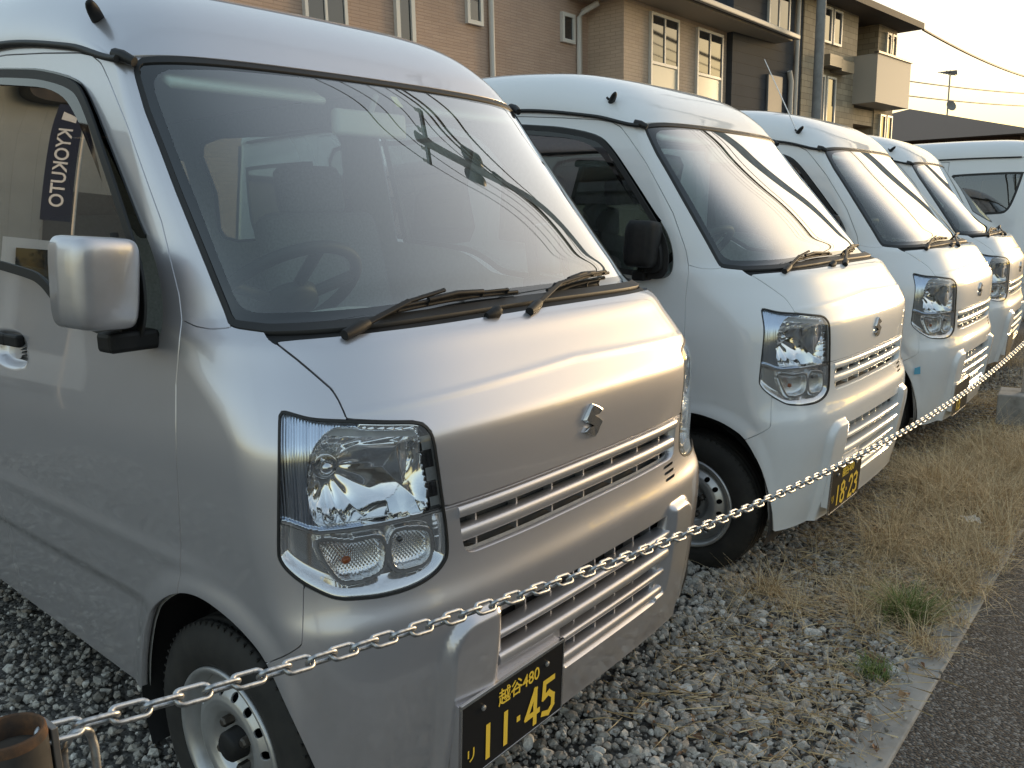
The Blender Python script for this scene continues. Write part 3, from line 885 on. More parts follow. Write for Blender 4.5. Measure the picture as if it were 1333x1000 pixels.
# ------------------------------------------------------------------ headlight
def headlights(lamp, root):
    sd = sdf(HL, lamp.q, lamp.z)
    gasket = lamp.clip(-(sd + .0038)); lens = lamp.clip(sd + .0038)
    din = np.array([.42, .90, -.03]); din /= np.linalg.norm(din)
    BOWL = smooth_poly([(.803, .798), (.822, .834), (.824, .878), (.812, .920), (.784, .950), (.745, .963), (.669, .956), (.599, .949), (.558, .941), (.549, .887), (.541, .796), (.629, .797), (.730, .794)], 4)
    TURN = smooth_poly([(.812, .770), (.732, .764), (.672, .765), (.652, .753), (.647, .724), (.664, .696), (.722, .688), (.771, .700)], 4)
    POS = smooth_poly([(.621, .767), (.580, .765), (.543, .755), (.531, .732), (.535, .701), (.563, .687), (.616, .690), (.635, .707), (.637, .746)], 4)
    qs = np.linspace(.485, .925, 190); zs = np.linspace(.645, 1.000, 160)
    Q, Zz = np.meshgrid(qs, zs)
    B = surf(Q, Zz)
    db = sdf(BOWL, Q, Zz); dt = sdf(TURN, Q, Zz); dp = sdf(POS, Q, Zz); dh = sdf(HL, Q, Zz)
    zdiv = .786 + .02 * sstep(.80, .90, Q)
    dep = .016 + .030 * sstep(.0, .02, -dh - .004) * 0
    dep = .006 + .018 * sstep(.0, .030, -dh - .004)
    up = Zz > zdiv
    ribs = up & (db > 0) & (Q > .70)
    dep = np.where(ribs, .010 + .0035 * np.abs(np.sin(Q * np.pi / .0075)), dep)
    strip = up & (db > 0) & (Q <= .552)
    dep = np.where(strip, .020 + .006 * (np.sin(Zz * np.pi / .03) > .2), dep)
    # reflector bowl with flutes
    r_ = np.clip(-db, 0, .09)
    cq, cz = .765, .888
    ang = np.arctan2(Zz - cz, Q - cq); rad = np.hypot(Q - cq, Zz - cz)
    bowl = .016 + .062 * (1 - np.exp(-r_ / .022))
    tilt = .30 * np.clip(.80 - Q, 0, .3)           # reflector turns towards the front of the van
    flute = .0032 * np.abs(np.sin(ang * 7.0)) * sstep(.02, .06, rad) * sstep(.60, .70, Q) + .003 * np.abs(np.sin((Zz - .9) * np.pi / .020)) * sstep(.915, .93, Zz)
    step_ = .004 * np.floor((Q - .54) / .043) * (Zz < .905) * 0
    bowl = bowl - tilt * .15 - flute + .008 * np.exp(-(rad / .018) ** 2) * -1
    dep = np.where(db < 0, bowl, dep)
    cap = lambda d: .014 + .020 * (1 - np.exp(-np.clip(-d, 0, 1) / .008)) + .0012 * np.sin(Q * np.pi / .0045) * np.sin(Zz * np.pi / .0045)
    dep = np.where(dt < 0, cap(dt), dep)
    dep = np.where(dp < 0, cap(dp), dep)
    edge = (np.abs(dt) < .006) | (np.abs(dp) < .006)
    dep = np.where(edge & ~up, .009, dep)
    dep = np.where(np.abs(Zz - zdiv) < .006, .007, dep)
    P = B + din * dep[..., None]
    nr, nc = Q.shape
    idx = np.arange(nr * nc).reshape(nr, nc)
    a, b_, c, e = idx[:-1, :-1].ravel(), idx[:-1, 1:].ravel(), idx[1:, 1:].ravel(), idx[1:, :-1].ravel()
    T = np.concatenate([np.stack([a, c, b_], 1), np.stack([a, e, c], 1)])
    du = np.gradient(P, axis=1); dv = np.gradient(P, axis=0)
    Nn = np.cross(du, dv); Nn /= np.linalg.norm(Nn, axis=-1, keepdims=True) + 1e-12
    Nn *= np.sign(-Nn[..., 1:2] - Nn[..., 0:1] * .5)
    s = Soup(P.reshape(-1, 3), Nn.reshape(-1, 3), np.stack([Q.ravel(), Zz.ravel(), Q.ravel(), Q.ravel()], 1), T)
    g = np.cross(s.V[T[:, 1]] - s.V[T[:, 0]], s.V[T[:, 2]] - s.V[T[:, 0]])
    if (g * s.N[T[:, 0]]).sum() < 0: s.T = np.ascontiguousarray(T[:, ::-1])
    s = s.clip(sdf(HL, s.q, s.z) + .0035)
    bowl_s = s.poly(BOWL); o_ = s.out(BOWL)
    turn_s = o_.poly(TURN); o_ = o_.out(TURN)
    pos_s = o_.poly(POS); o_ = o_.out(POS)
    zd = .786 + .02 * sstep(.80, .90, o_.q)
    bez = o_.clip(o_.z - zd)
    zd = .786 + .02 * sstep(.80, .90, o_.q)
    upp = o_.clip(zd - o_.z)
    ribs_s = upp.clip(.70 - upp.q); strip_s = upp.clip(upp.q - .552); mid_s = upp.clip(upp.q - .70); mid_s = mid_s.clip(.552 - mid_s.q)
    RIB = mat('lamp_ribbed', (.50, .56, .66), .16, 1.0)
    STR = mat('lamp_black', (.015, .016, .018), .15, coat=1)
    BEZ = mat('lamp_bezel', (.78, .78, .79), .12, .9)
    CAPS = mat('lamp_capsule', (.80, .80, .80), .12, 1.0)
    for mir in (False, True):
        f = (lambda t: mirror(*t)) if mir else (lambda t: t)
        h = empty('headlight', parent=root)
        pobj('lamp_gasket', *f(gasket.offset(.0005).skirt(.006)), RUBBER, h)
        pobj('lamp_lens', *f((lens.V - lens.N * .0015, lens.N, lens.T)), LENS, h)
        pobj('reflector', *f((bowl_s.V, bowl_s.N, bowl_s.T)), CHROME, h)
        pobj('turn_lamp', *f((turn_s.V, turn_s.N, turn_s.T)), CAPS, h)
        pobj('position_lamp', *f((pos_s.V, pos_s.N, pos_s.T)), CAPS, h)
        pobj('lamp_bezel', *f((bez.V, bez.N, bez.T)), BEZ, h)
        pobj('ribbed_panel', *f((ribs_s.V, ribs_s.N, ribs_s.T)), RIB, h)
        pobj('reflector_rim', *f((mid_s.V, mid_s.N, mid_s.T)), CHROME, h)
        pobj('dark_strip', *f((strip_s.V, strip_s.N, strip_s.T)), STR, h)
        def at(q, z, d):
            p = surf(np.array([q]), np.array([z]))[0] + din * d
            return Vector((-p[0] if mir else p[0], p[1], p[2]))
        Pn, Tn = superell((0, 0, 0), (.009, .007, .007), 2.3, 16, 10)
        bo = MB().add(Pn.tolist(), Tn, True).obj('amber_bulb', AMBER, h); bo.location = at(.742, .727, .018)
        Pn, Tn = superell((0, 0, 0), (.013, .014, .013), 2.0, 18, 12)
        bo = MB().add(Pn.tolist(), Tn, True).obj('main_bulb', SATIN, h); bo.location = at(.768, .893, .040)
        rr = MB()
        c0 = at(.768, .893, .052); nrm = Vector((-.42 if not mir else .42, -.9, .03)).normalized()
        e1 = nrm.cross(Vector((0, 0, 1))).normalized(); e2 = nrm.cross(e1)
        rr.tube([c0 + (e1 * math.cos(t) + e2 * math.sin(t)) * .020 for t in np.linspace(0, 2 * np.pi, 25)[:-1]], .004, 6, closed=True)
        rr.obj('bulb_ring', SATIN, h)
        Pn, Tn = superell((0, 0, 0), (.006, .006, .006), 2.0, 12, 8)
        bo = MB().add(Pn.tolist(), Tn, True).obj('small_bulb', STR, h); bo.location = at(.612, .748, .012)

def emblem(root):
    out = [(0, .594), (.13, .74), (.30, .90), (.45, 1.0), (.72, .90), (1.0, .757), (.80, .66), (.50, .665), (.78, .545), (1.0, .406), (.87, .26), (.70, .10), (.55, 0), (.28, .10), (0, .243), (.20, .34), (.50, .335), (.22, .455)]
    W_, H_ = .078, .078
    pts = [((x - .5) * W_, (z - .5) * H_) for x, z in out]
    n = len(pts)
    me_v = []; me_f = []
    y0 = float(yfront(np.array(0.), np.array(.867)))
    cen = [(px * .80, pz * .93) for px, pz in pts]
    for (px, pz) in pts: me_v.append((px, y0 + .0005, .867 + pz))
    for (px, pz) in pts: me_v.append((px, y0 - .003, .867 + pz))
    for i, (px, pz) in enumerate(cen): me_v.append((px, y0 - .0075 - .001 * (i % 2), .867 + pz))
    for i in range(n):
        j = (i + 1) % n
        me_f += [(i, j, j + n, i + n), (i + n, j + n, j + 2 * n, i + 2 * n)]
    me_f.append(tuple(range(2 * n, 3 * n)))
    b = MB().add(me_v, me_f)
    bm = bmesh.new(); me = b.mesh('emblem'); bm.from_mesh(me)
    bmesh.ops.recalc_face_normals(bm, faces=bm.faces[:]); bmesh.ops.triangulate(bm, faces=[f_ for f_ in bm.faces if len(f_.verts) > 4])
    bm.to_mesh(me); bm.free()
    link('emblem', me, root, mat('emblem_chrome', (.62, .60, .57), .12, 1.0))

def wheel(root, x, y, z, sg):
    w = empty('wheel', (x, y, z), parent=root)
    r0, r1 = .268, .170
    # tyre cross-section: h along the axle (outside = sg), tread grooves
    prof = [(-.128, r1 - .002), (-.136, r1 + .02), (-.140, .215), (-.135, .245), (-.125, .259)]
    tr = []
    for k, h in enumerate(np.linspace(-.120, -.024, 17)):
        tr.append((h, r0 - (.007 if k % 4 == 2 else 0) - .003 * ((h + .072) / .05) ** 2))
    prof += tr
    prof += [(-.018, .259), (-.009, .247), (-.003, .225), (-.002, .205), (-.006, .185), (-.012, r1 + .004), (-.018, r1 - .001)]
    prof = [(h * -1 * -sg * -1 if False else h * sg, r) for h, r in prof]
    tb = MB().revolve([(h, r) for h, r in prof], 'x', (0, 0, 0), 72)
    # shoulder blocks
    for k in range(72):
        a = 2 * math.pi * (k + .5) / 72
        ca, sa = math.cos(a), math.sin(a)
        rot = Matrix(((1, 0, 0), (0, ca, -sa), (0, sa, ca)))
        tb.box((sg * -.026, .2612 * ca, .2612 * sa), (.018, .0085, .0045), rot)
    ty = tb.obj('tyre', TYRE, w)
    # rim: barrel and pressed disc with round holes
    rb = MB().revolve([(sg * h, r) for h, r in [(-.012, r1 + .003), (-.006, r1 + .002), (-.004, r1 - .004), (-.010, r1 - .011), (-.022, r1 - .016), (-.060, r1 - .024), (-.12, r1 - .026)]], 'x', (0, 0, 0), 72)
    ro = rb.obj('rim', STEEL, w)
    # pressed disc
    rr = np.linspace(.026, .151, 46); aa = np.linspace(0, 2 * np.pi, 181)
    Rr, Aa = np.meshgrid(rr, aa)
    hh = np.interp(Rr, [.026, .050, .060, .072, .088, .100, .112, .132, .140, .151], [-.040, -.040, -.036, -.022, -.014, -.012, -.016, -.030, -.040, -.045])
    P = np.stack([sg * hh, Rr * np.cos(Aa), Rr * np.sin(Aa)], -1)
    nr_, nc_ = Rr.shape
    idx = np.arange(nr_ * nc_).reshape(nr_, nc_)
    a, b_, c, e = idx[:-1, :-1].ravel(), idx[:-1, 1:].ravel(), idx[1:, 1:].ravel(), idx[1:, :-1].ravel()
    T = np.concatenate([np.stack([a, b_, c], 1), np.stack([a, c, e], 1)])
    du = np.gradient(P, axis=1); dv = np.gradient(P, axis=0); Nn = np.cross(du, dv); Nn /= np.linalg.norm(Nn, axis=-1, keepdims=True) + 1e-12
    Nn *= np.sign(Nn[..., :1] * sg)
    s = Soup(P.reshape(-1, 3), Nn.reshape(-1, 3), np.stack([P[..., 1].ravel(), P[..., 2].ravel(), Rr.ravel(), Aa.ravel()], 1), T)
    g = np.cross(s.V[T[:, 1]] - s.V[T[:, 0]], s.V[T[:, 2]] - s.V[T[:, 0]])
    if (g * s.N[T[:, 0]]).sum() < 0: s.T = np.ascontiguousarray(T[:, ::-1])
    for k in range(16):
        an = 2 * np.pi * (k + .5) / 16
        s = s.clip(.0098 - np.hypot(s.A[:, 0] - .119 * np.cos(an), s.A[:, 1] - .119 * np.sin(an)))
    sk = s.skirt(.006, False)
    pobj('wheel_disc', *sk, STEEL, w)
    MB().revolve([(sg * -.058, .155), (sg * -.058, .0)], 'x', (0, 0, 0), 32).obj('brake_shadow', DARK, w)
    MB().revolve([(sg * -.042, .034), (sg * -.010, .032), (sg * -.004, .026), (sg * -.002, .0)], 'x', (0, 0, 0), 28).obj('hub_cap', BLACKP, w)
    for k in range(4):
        an = math.pi / 4 + k * math.pi / 2 + .3
        MB().revolve([(sg * -.040, .011), (sg * -.018, .011), (sg * -.014, .008), (sg * -.013, 0)], 'x', (0, .050 * math.cos(an), .050 * math.sin(an)), 6, False).obj('wheel_nut', mat('nut_steel', (.10, .09, .08), .5, .8), w)

def on_ws(q, z, lift, sgn=-1):
    p = surf(np.array([q]), np.array([z]))[0]; n = surf_n(np.array([q]), np.array([z]))[0]
    p = p + n * lift
    return Vector((p[0] * -sgn * 1 if sgn == 1 else p[0], p[1], p[2]))
def ws_xz(x, z, lift):
    """point on the glass above (x,z)"""
    y = float(yfront(np.array(abs(x)), np.array(z)))
    e = .004
    dx = (float(yfront(np.array(abs(x) + e), np.array(z))) - float(yfront(np.array(abs(x) - e), np.array(z)))) / (2 * e) * (1 if x >= 0 else -1)
    dz = (float(yfront(np.array(abs(x)), np.array(z + e))) - float(yfront(np.array(abs(x)), np.array(z - e)))) / (2 * e)
    n = Vector((dx, -1, dz)).normalized()
    return Vector((x, y, z)) + n * lift
def wipers(root):
    specs = [  # pivot (x,z), knee, tip of arm, blade ends, all on the glass
        dict(piv=(-.515, 1.113), knee=(-.37, 1.139), tip=(-.265, 1.152), b0=(-.440, 1.131), b1=(-.030, 1.143)),
        dict(piv=(-.045, 1.111), knee=(.12, 1.140), tip=(.27, 1.152), b0=(.075, 1.138), b1=(.405, 1.158)),
    ]
    for s in specs:
        w = empty('wiper', parent=root)
        p = ws_xz(*s['piv'], .008); k = ws_xz(*s['knee'], .020); t = ws_xz(*s['tip'], .024)
        d = (k - p).normalized()
        MB().tube([p - d * .035, p + d * .01, p + d * .03], [.010, .0125, .009], 10).obj('wiper_pivot', BLACKP, w)
        ar = MB()
        for a, b, ww in ((p + d * .02, k, .011), (k, t, .008)):
            dd = (b - a); L = dd.length; dd.normalize()
            n = Vector((0, -.7, .7)); sx = dd.cross(n).normalized(); n2 = sx.cross(dd)
            rot = Matrix((sx, dd, n2)).transposed()
            ar.box((a + b) / 2, (ww, L + .008, .007), rot)
        ar.obj('wiper_arm', BLACKP, w, bevel=.002)
        b0 = ws_xz(*s['b0'], .012); b1 = ws_xz(*s['b1'], .012)
        bl = MB()
        nseg = 10
        pts = []
        for i in range(nseg + 1):
            u = i / nseg
            x = s['b0'][0] * (1 - u) + s['b1'][0] * u; z = s['b0'][1] * (1 - u) + s['b1'][1] * u + .006 * math.sin(math.pi * u)
            pts.append((x, z))
        bl.tube([ws_xz(x, z, .006) for x, z in pts], .0045, 6)
        bl.tube([ws_xz(x, z, .016) for x, z in pts[1:-1]], .004, 6)
        for i in (1, 3, 7, 9): bl.tube([ws_xz(*pts[i], .006), ws_xz(*pts[i], .018)], .005, 6)
        bl.tube([ws_xz(*pts[3], .018), ws_xz(*pts[5], .024), ws_xz(*pts[7], .018)], .006, 6)
        bl.obj('wiper_blade', BLACKP, w)
    nz = MB(); p = ws_xz(-.175, 1.112, .006)
    nz.tube([p + Vector((-.03, 0, -.004)), p, p + Vector((.012, 0, .006))], [.007, .014, .010], 10)
    nz.obj('washer_nozzle', BLACKP, root)

def mirrors(root):
    for sg in (-1, 1):
        m = empty('mirror', parent=root)
        if sg > 0: m.location = (-.045, .125, 0)      # folded back on the passenger side
        Pn, Tn = superell((0, 0, 0), (.066, .054, .083), 6.5, 44, 30)
        # taper: the outer lower corner is rounder, the front face bulges
        Pn = np.array(Pn)
        Pn[:, 0] *= 1 - .10 * (-Pn[:, 2] / .09).clip(0, 1)
        Pn[:, 1] -= .012 * (1 - (Pn[:, 0] / .068) ** 2) * (Pn[:, 1] < 0)
        cut = .028
        Pn[:, 1] = np.minimum(Pn[:, 1], cut)
        ho = MB().add(Pn.tolist(), Tn, True).obj('mirror_housing', SILVER, m)
        ho.location = (sg * .815, .556, 1.214); ho.rotation_euler = (R(3), R(-4 * sg), R(-10 * sg))
        Pn2, Tn2 = superell((0, 0, 0), (.064, .020, .080), 4.2, 30, 18)
        bo = MB().add(Pn2.tolist(), Tn2, True).obj('mirror_back', BLACKP, m)
        bo.location = (sg * .803, .592, 1.213); bo.rotation_euler = (R(3), R(-4 * sg), R(-10 * sg))
        ar = MB()
        ar.b2((sg * .700, .548, 1.080), (sg * .800, .605, 1.118))
        ar.obj('mirror_arm', BLACKP, m, bevel=.008)
        sp = MB()
        sp.tube([(sg * .745, .585, 1.10), (sg * .742, .60, 1.20), (sg * .735, .62, 1.30)], [.020, .016, .008], 8)
        sp.obj('mirror_stay', BLACKP, m)

def interior(root):
    for sx in (-.33, .33):
        s = empty('seat', (sx, 1.05, .46), parent=root)
        rounded_box('cushion', (0, -.06, .22), (.48, .50, .18), .05, FABRIC, s)
        rounded_box('backrest', (0, .24, .58), (.47, .13, .62), .05, FABRIC, s, (R(-14), 0, 0))
        rounded_box('headrest', (0, .335, .955), (.25, .09, .17), .035, FABRIC, s, (R(-10), 0, 0))
        rounded_box('seat_base', (0, -.02, .06), (.44, .46, .16), .02, TRIM, s)
    b = empty('rear_bench', (0, 2.1, .46), parent=root)
    rounded_box('cushion', (0, -.05, .15), (1.1, .45, .14), .04, FABRIC, b)
    rounded_box('backrest', (0, .20, .46), (1.1, .12, .50), .04, FABRIC, b, (R(-12), 0, 0))
    d = MB()
    xs = np.linspace(-.62, .62, 25)
    prof = [(.27, 1.098), (.36, 1.10), (.46, 1.098), (.54, 1.085), (.58, 1.04), (.58, .92), (.54, .80), (.50, .60)]
    vs = []; fs = []
    for x in xs:
        bulge = .03 * math.exp(-((x + .33) / .17) ** 2)
        for (y, z) in prof: vs.append((x, y + .10 * (abs(x) / .62) ** 4, z + bulge * (1 if y > .4 else 0)))
    k = len(prof)
    for i in range(len(xs) - 1):
        for j in range(k - 1): fs.append((i * k + j, (i + 1) * k + j, (i + 1) * k + j + 1, i * k + j + 1))
    d.add(vs, fs, True)
    d.obj('dashboard', TRIM, root)
    st = empty('steering_wheel', (-.33, .66, 1.145), parent=root)
    st.rotation_euler = (R(-38), 0, 0)
    MB().tube([(.185 * math.cos(a), .185 * math.sin(a), 0) for a in np.linspace(0, 2 * np.pi, 41)[:-1]], .0145, 10, closed=True).obj('wheel_rim', BLACKP, st)
    sp = MB()
    for a in (-.35, math.pi + .35, -math.pi / 2):
        sp.tube([(0, 0, -.02), (.18 * math.cos(a), .18 * math.sin(a), 0)], .014, 6)
    sp.revolve([(-.03, .0), (-.03, .07), (.0, .075), (.014, .05), (.018, 0)], 'z', (0, 0, -.01), 24)
    sp.obj('wheel_spokes', BLACKP, st)
    rm = empty('room_mirror', (0, .70, 1.555), parent=root)
    rounded_box('mirror_case', (0, 0, 0), (.24, .03, .065), .012, TRIML, rm)
    MB().tube([(0, 0, .02), (0, -.03, .07)], .008, 6).obj('mirror_stem', TRIML, rm)
    for sx in (-.36, .36):
        rounded_box('sun_visor', (sx, .74, 1.63), (.40, .16, .018), .008, TRIML, root, (R(28), 0, 0))
# ------------------------------------------------------------------ setting: ground, road, kerb
def plane(name, x0, y0, x1, y1, z, m, kind='structure', nx=1, ny=1):
    xs = np.linspace(x0, x1, nx + 1); ys = np.linspace(y0, y1, ny + 1)
    Xg, Yg = np.meshgrid(xs, ys, indexing='ij')
    V = np.stack([Xg, Yg, np.full_like(Xg, z)], -1).reshape(-1, 3)
    idx = np.arange((nx + 1) * (ny + 1)).reshape(nx + 1, ny + 1)
    F = np.stack([idx[:-1, :-1].ravel(), idx[1:, :-1].ravel(), idx[1:, 1:].ravel(), idx[:-1, 1:].ravel()], 1)
    o = link(name, mesh_np(name, V, F), None, m)
    o['kind'] = kind
    return o
GROUND = mat('far_ground', (.10, .09, .07), .95)
noise_color(GROUND, [(.06, .055, .045), (.14, .12, .09)], scale=.6)
plane('ground', -900, -900, 900, 900, -.045, GROUND)
GRAV = mat('gravel_bed', (.16, .15, .14), .95)
tcg = nd(GRAV, 'ShaderNodeTexCoord')
vo = nd(GRAV, 'ShaderNodeTexVoronoi'); vo.inputs['Scale'].default_value = 62; vo.inputs['Randomness'].default_value = 1
lk(GRAV, tcg.outputs['Object'], vo.inputs['Vector'])
crg = nd(GRAV, 'ShaderNodeValToRGB'); eg = crg.color_ramp.elements
eg[0].position = 0; eg[0].color = (.14, .13, .118, 1); eg[1].position = 1; eg[1].color = (.46, .44, .41, 1)
e3 = eg.new(.5); e3.color = (.12, .115, .105, 1)
sepg = nd(GRAV, 'ShaderNodeSeparateColor'); lk(GRAV, vo.outputs['Color'], sepg.inputs[0])
mug = nd(GRAV, 'ShaderNodeMath', operation='MULTIPLY'); lk(GRAV, sepg.outputs[0], mug.inputs[0])
inv = nd(GRAV, 'ShaderNodeMapRange'); inv.inputs[1].default_value = .75; inv.inputs[2].default_value = .1; lk(GRAV, vo.outputs['Distance'], inv.inputs[0])
lk(GRAV, inv.outputs[0], mug.inputs[1]); lk(GRAV, mug.outputs[0], crg.inputs[0]); lk(GRAV, crg.outputs[0], bs(GRAV).inputs['Base Color'])
bg_ = nd(GRAV, 'ShaderNodeBump'); bg_.invert = True; bg_.inputs['Strength'].default_value = 1; bg_.inputs['Distance'].default_value = .012
lk(GRAV, vo.outputs['Distance'], bg_.inputs['Height']); lk(GRAV, bg_.outputs[0], bs(GRAV).inputs['Normal'])
plane('gravel_lot', -14, -.43, 34, 26, -.012, GRAV)
ASPH = mat('asphalt', (.05, .05, .05), .85)
tca = nd(ASPH, 'ShaderNodeTexCoord')
va = nd(ASPH, 'ShaderNodeTexVoronoi'); va.inputs['Scale'].default_value = 150
lk(ASPH, tca.outputs['Object'], va.inputs['Vector'])
na = nd(ASPH, 'ShaderNodeTexNoise'); na.inputs['Scale'].default_value = 2.5; na.inputs['Detail'].default_value = 5; lk(ASPH, tca.outputs['Object'], na.inputs['Vector'])
sa_ = nd(ASPH, 'ShaderNodeSeparateColor'); lk(ASPH, va.outputs['Color'], sa_.inputs[0])
cra = nd(ASPH, 'ShaderNodeValToRGB'); ea = cra.color_ramp.elements
ea[0].position = .1; ea[0].color = (.016, .016, .017, 1); ea[1].position = .97; ea[1].color = (.17, .168, .162, 1)
e3 = ea.new(.7); e3.color = (.045, .045, .045, 1)
lk(ASPH, sa_.outputs[0], cra.inputs[0])
mxa = nd(ASPH, 'ShaderNodeMix', data_type='RGBA', blend_type='MULTIPLY'); mxa.inputs['Factor'].default_value = .8
lk(ASPH, cra.outputs[0], mxa.inputs['A'])
mra = nd(ASPH, 'ShaderNodeMapRange'); mra.inputs[3].default_value = .6; mra.inputs[4].default_value = 1.5; lk(ASPH, na.outputs['Fac'], mra.inputs[0])
lk(ASPH, mra.outputs[0], mxa.inputs['B']); lk(ASPH, mxa.outputs['Result'], bs(ASPH).inputs['Base Color'])
ba_ = nd(ASPH, 'ShaderNodeBump'); ba_.invert = True; ba_.inputs['Strength'].default_value = .8; ba_.inputs['Distance'].default_value = .004
lk(ASPH, va.outputs['Distance'], ba_.inputs['Height']); lk(ASPH, ba_.outputs[0], bs(ASPH).inputs['Normal'])
plane('road', -60, -5.2, 80, -.538, -.006, ASPH)
CONC = mat('concrete', (.30, .285, .26), .9)
ntc, _ = noise_color(CONC, [(.17, .16, .145), (.30, .285, .262), (.36, .345, .32)], scale=9, detail=9)
bump(CONC, ntc.outputs['Fac'], .25, .004)
kerb = empty('kerb'); kerb['kind'] = 'structure'
kb = MB().box((0, 0, 0), (.594, .112, .12)).mesh('kerb_block')
kb.materials.append(CONC)
for i in range(34):
    x = -3.55 + i * .6
    o = link('kerb_block', kb, kerb)
    o.location = (x + .012, -.482 + random.uniform(-.002, .002), -.058 + random.uniform(-.002, .003))
    o.rotation_euler = (random.uniform(-.01, .01), random.uniform(-.004, .004), random.uniform(-.004, .004))
    md = o.modifiers.new('b', 'BEVEL'); md.width = .006; md.segments = 2

# ------------------------------------------------------------------ vans
def copy_tree(o, parent=None):
    c = o.copy(); COL.objects.link(c)
    if parent: c.parent = parent
    for ch in o.children: copy_tree(ch, c)
    return c
def repaint(o, m, names, mirror_m):
    for ch in o.children:
        if ch.type == 'MESH' and ch.data.name in names:
            for s in ch.material_slots:
                s.link = 'OBJECT'; s.material = m
        if ch.name.startswith('mirror_housing'):
            for s in ch.material_slots:
                s.link = 'OBJECT'; s.material = mirror_m
        repaint(ch, m, names, mirror_m)
def text_mesh(txt, size, depth=.0006, bold=.0, sx=1.0):
    c = bpy.data.curves.new('txt', 'FONT'); c.body = txt; c.size = size; c.extrude = depth; c.align_x = 'CENTER'; c.align_y = 'CENTER'
    c.offset = bold; c.resolution_u = 4
    o = bpy.data.objects.new('txt', c); COL.objects.link(o)
    bpy.context.view_layer.update()
    me = bpy.data.meshes.new_from_object(o)
    bpy.data.objects.remove(o)
    return me
DIG = {'1': [[(.5, 0), (.5, 1)]],
       '4': [[(.72, 0), (.72, 1), (0, .30), (1, .30)]],
       '5': [[(.92, 1), (.16, 1), (.10, .55), (.55, .62), (.92, .45), (.92, .16), (.55, 0), (.06, .08)]],
       '8': [[(.5, .54), (.12, .68), (.12, .88), (.5, 1), (.88, .88), (.88, .68), (.5, .54), (.06, .36), (.06, .12), (.5, 0), (.94, .12), (.94, .36), (.5, .54)]],
       '2': [[(.06, .80), (.25, .97), (.6, 1), (.92, .85), (.90, .62), (.06, .0), (.96, .0)]],
       '3': [[(.06, .92), (.5, 1), (.9, .86), (.85, .62), (.42, .54), (.92, .40), (.94, .14), (.5, 0), (.04, .10)]],
       '0': [[(.5, 0), (.08, .2), (.08, .8), (.5, 1), (.92, .8), (.92, .2), (.5, 0)]],
       '-': [[(.1, .5), (.9, .5)]]}
def stroke_digits(par, txt, x, z, w, h, sw, pitch):
    for k_, ch in enumerate(txt):
        b = MB()
        cw = w * (.35 if ch == '-' else 1)
        for line in DIG[ch]:
            pts = [(x + p[0] * cw, z + p[1] * h) for p in line]
            for i in range(len(pts) - 1):
                a, c = Vector((pts[i][0], 0, pts[i][1])), Vector((pts[i + 1][0], 0, pts[i + 1][1]))
                d = (c - a); L = d.length; d.normalize(); n = Vector((d.z, 0, -d.x)) * sw / 2
                e0 = d * (sw * .42 if len(pts) > 2 else 0)
                q = [a - e0 + n, c + e0 + n, c + e0 - n, a - e0 - n]
                b.add([(p.x, -.0012 - .00004 * i, p.z) for p in q] , [(0, 1, 2, 3)])
        x += pitch * (.62 if ch == '-' else 1)
        b.obj('plate_digit' if ch != '-' else 'plate_dash', YELLOW, par)
def number_plate(root, digits):
    p = empty('number_plate', (-.297, .0145, .310), parent=root)
    p.rotation_euler = (R(3.5), 0, 0)
    MB().b2((-.165, 0, -.0825), (.165, .0035, .0825)).obj('plate_sheet', PLATE, p, bevel=.0012)
    fr = MB()
    fr.b2((-.1695, -.002, .0825), (.1695, .006, .090)); fr.b2((-.1695, -.001, -.087), (-.1655, .006, .0825)); fr.b2((.1655, -.001, -.087), (.1695, .006, .0825)); fr.b2((-.1655, -.001, -.087), (.1655, .005, -.083))
    fr.obj('plate_frame', PLATER, p, bevel=.001)
    bk_ = MB().b2((-.168, .006, -.06), (.168, .030, .084)).obj('plate_bracket', SILVER, p); PAINTED.append(bk_.data.name)
    stroke_digits(p, digits, -.110, -.068, .042, .080, .0130, .056)
    if len(digits) < 5: return p          # too far off to be read
    tm = text_mesh('越谷480', .040, .0003, .0004)
    t = link('plate_region', tm, p, YELLOW); t.rotation_euler = (R(90), 0, 0); t.location = (.010, -.0012, .048); t.scale = (.98, 1, 1)
    tm = text_mesh('リ', .034, .0003, .0002)
    t = link('plate_kana', tm, p, YELLOW); t.rotation_euler = (R(90), 0, 0); t.location = (-.140, -.0012, -.034)
    for sx in (-.105, .105):
        bo = MB().revolve([(0, 0), (0, .006), (.003, .006), (.0045, .003), (.0045, 0)], 'z', (0, 0, 0), 8, False).obj('plate_bolt', STEEL, p); bo.location = (sx, -.0005, .056); bo.rotation_euler = (R(90), 0, 0)
    return p
GRP = 'vans parked in a row on the gravel lot'
van1 = empty('parked_van')
tag(van1, 'silver van nearest the camera with silver door mirror and plate 11-45', 'van', GRP)
build_van(van1)
names = set(PAINTED)
pose = [(1.932, -.050, -.004, 0.0), (3.821, -.057, -.004, .0026), (5.956, .068, -.003, .0553), (8.19, 3.58, 0, math.pi - .01)]
labs = ['white van second in the row, next to the silver van, with plate 18-23',
        'white van third in the row, light blue sticker on its bumper corner',
        'white van fourth in the row, standing with its nose behind the chain post',
        'white van at the far right turned tail first with a dark quarter window']
vans = [van1]
for (px_, py_, pz_, a_), lb in zip(pose, labs):
    c = copy_tree(van1); c.location = (px_, py_, pz_); c.rotation_euler = (0, 0, a_)
    tag(c, lb, 'van', GRP); vans.append(c)
for v, dg in zip(vans, ['11-45', '18-23', '18', '', None]):
    if dg is not None: number_plate(v, dg)
names = set(PAINTED)
repaint(van1, SILVER, names, SILVER)
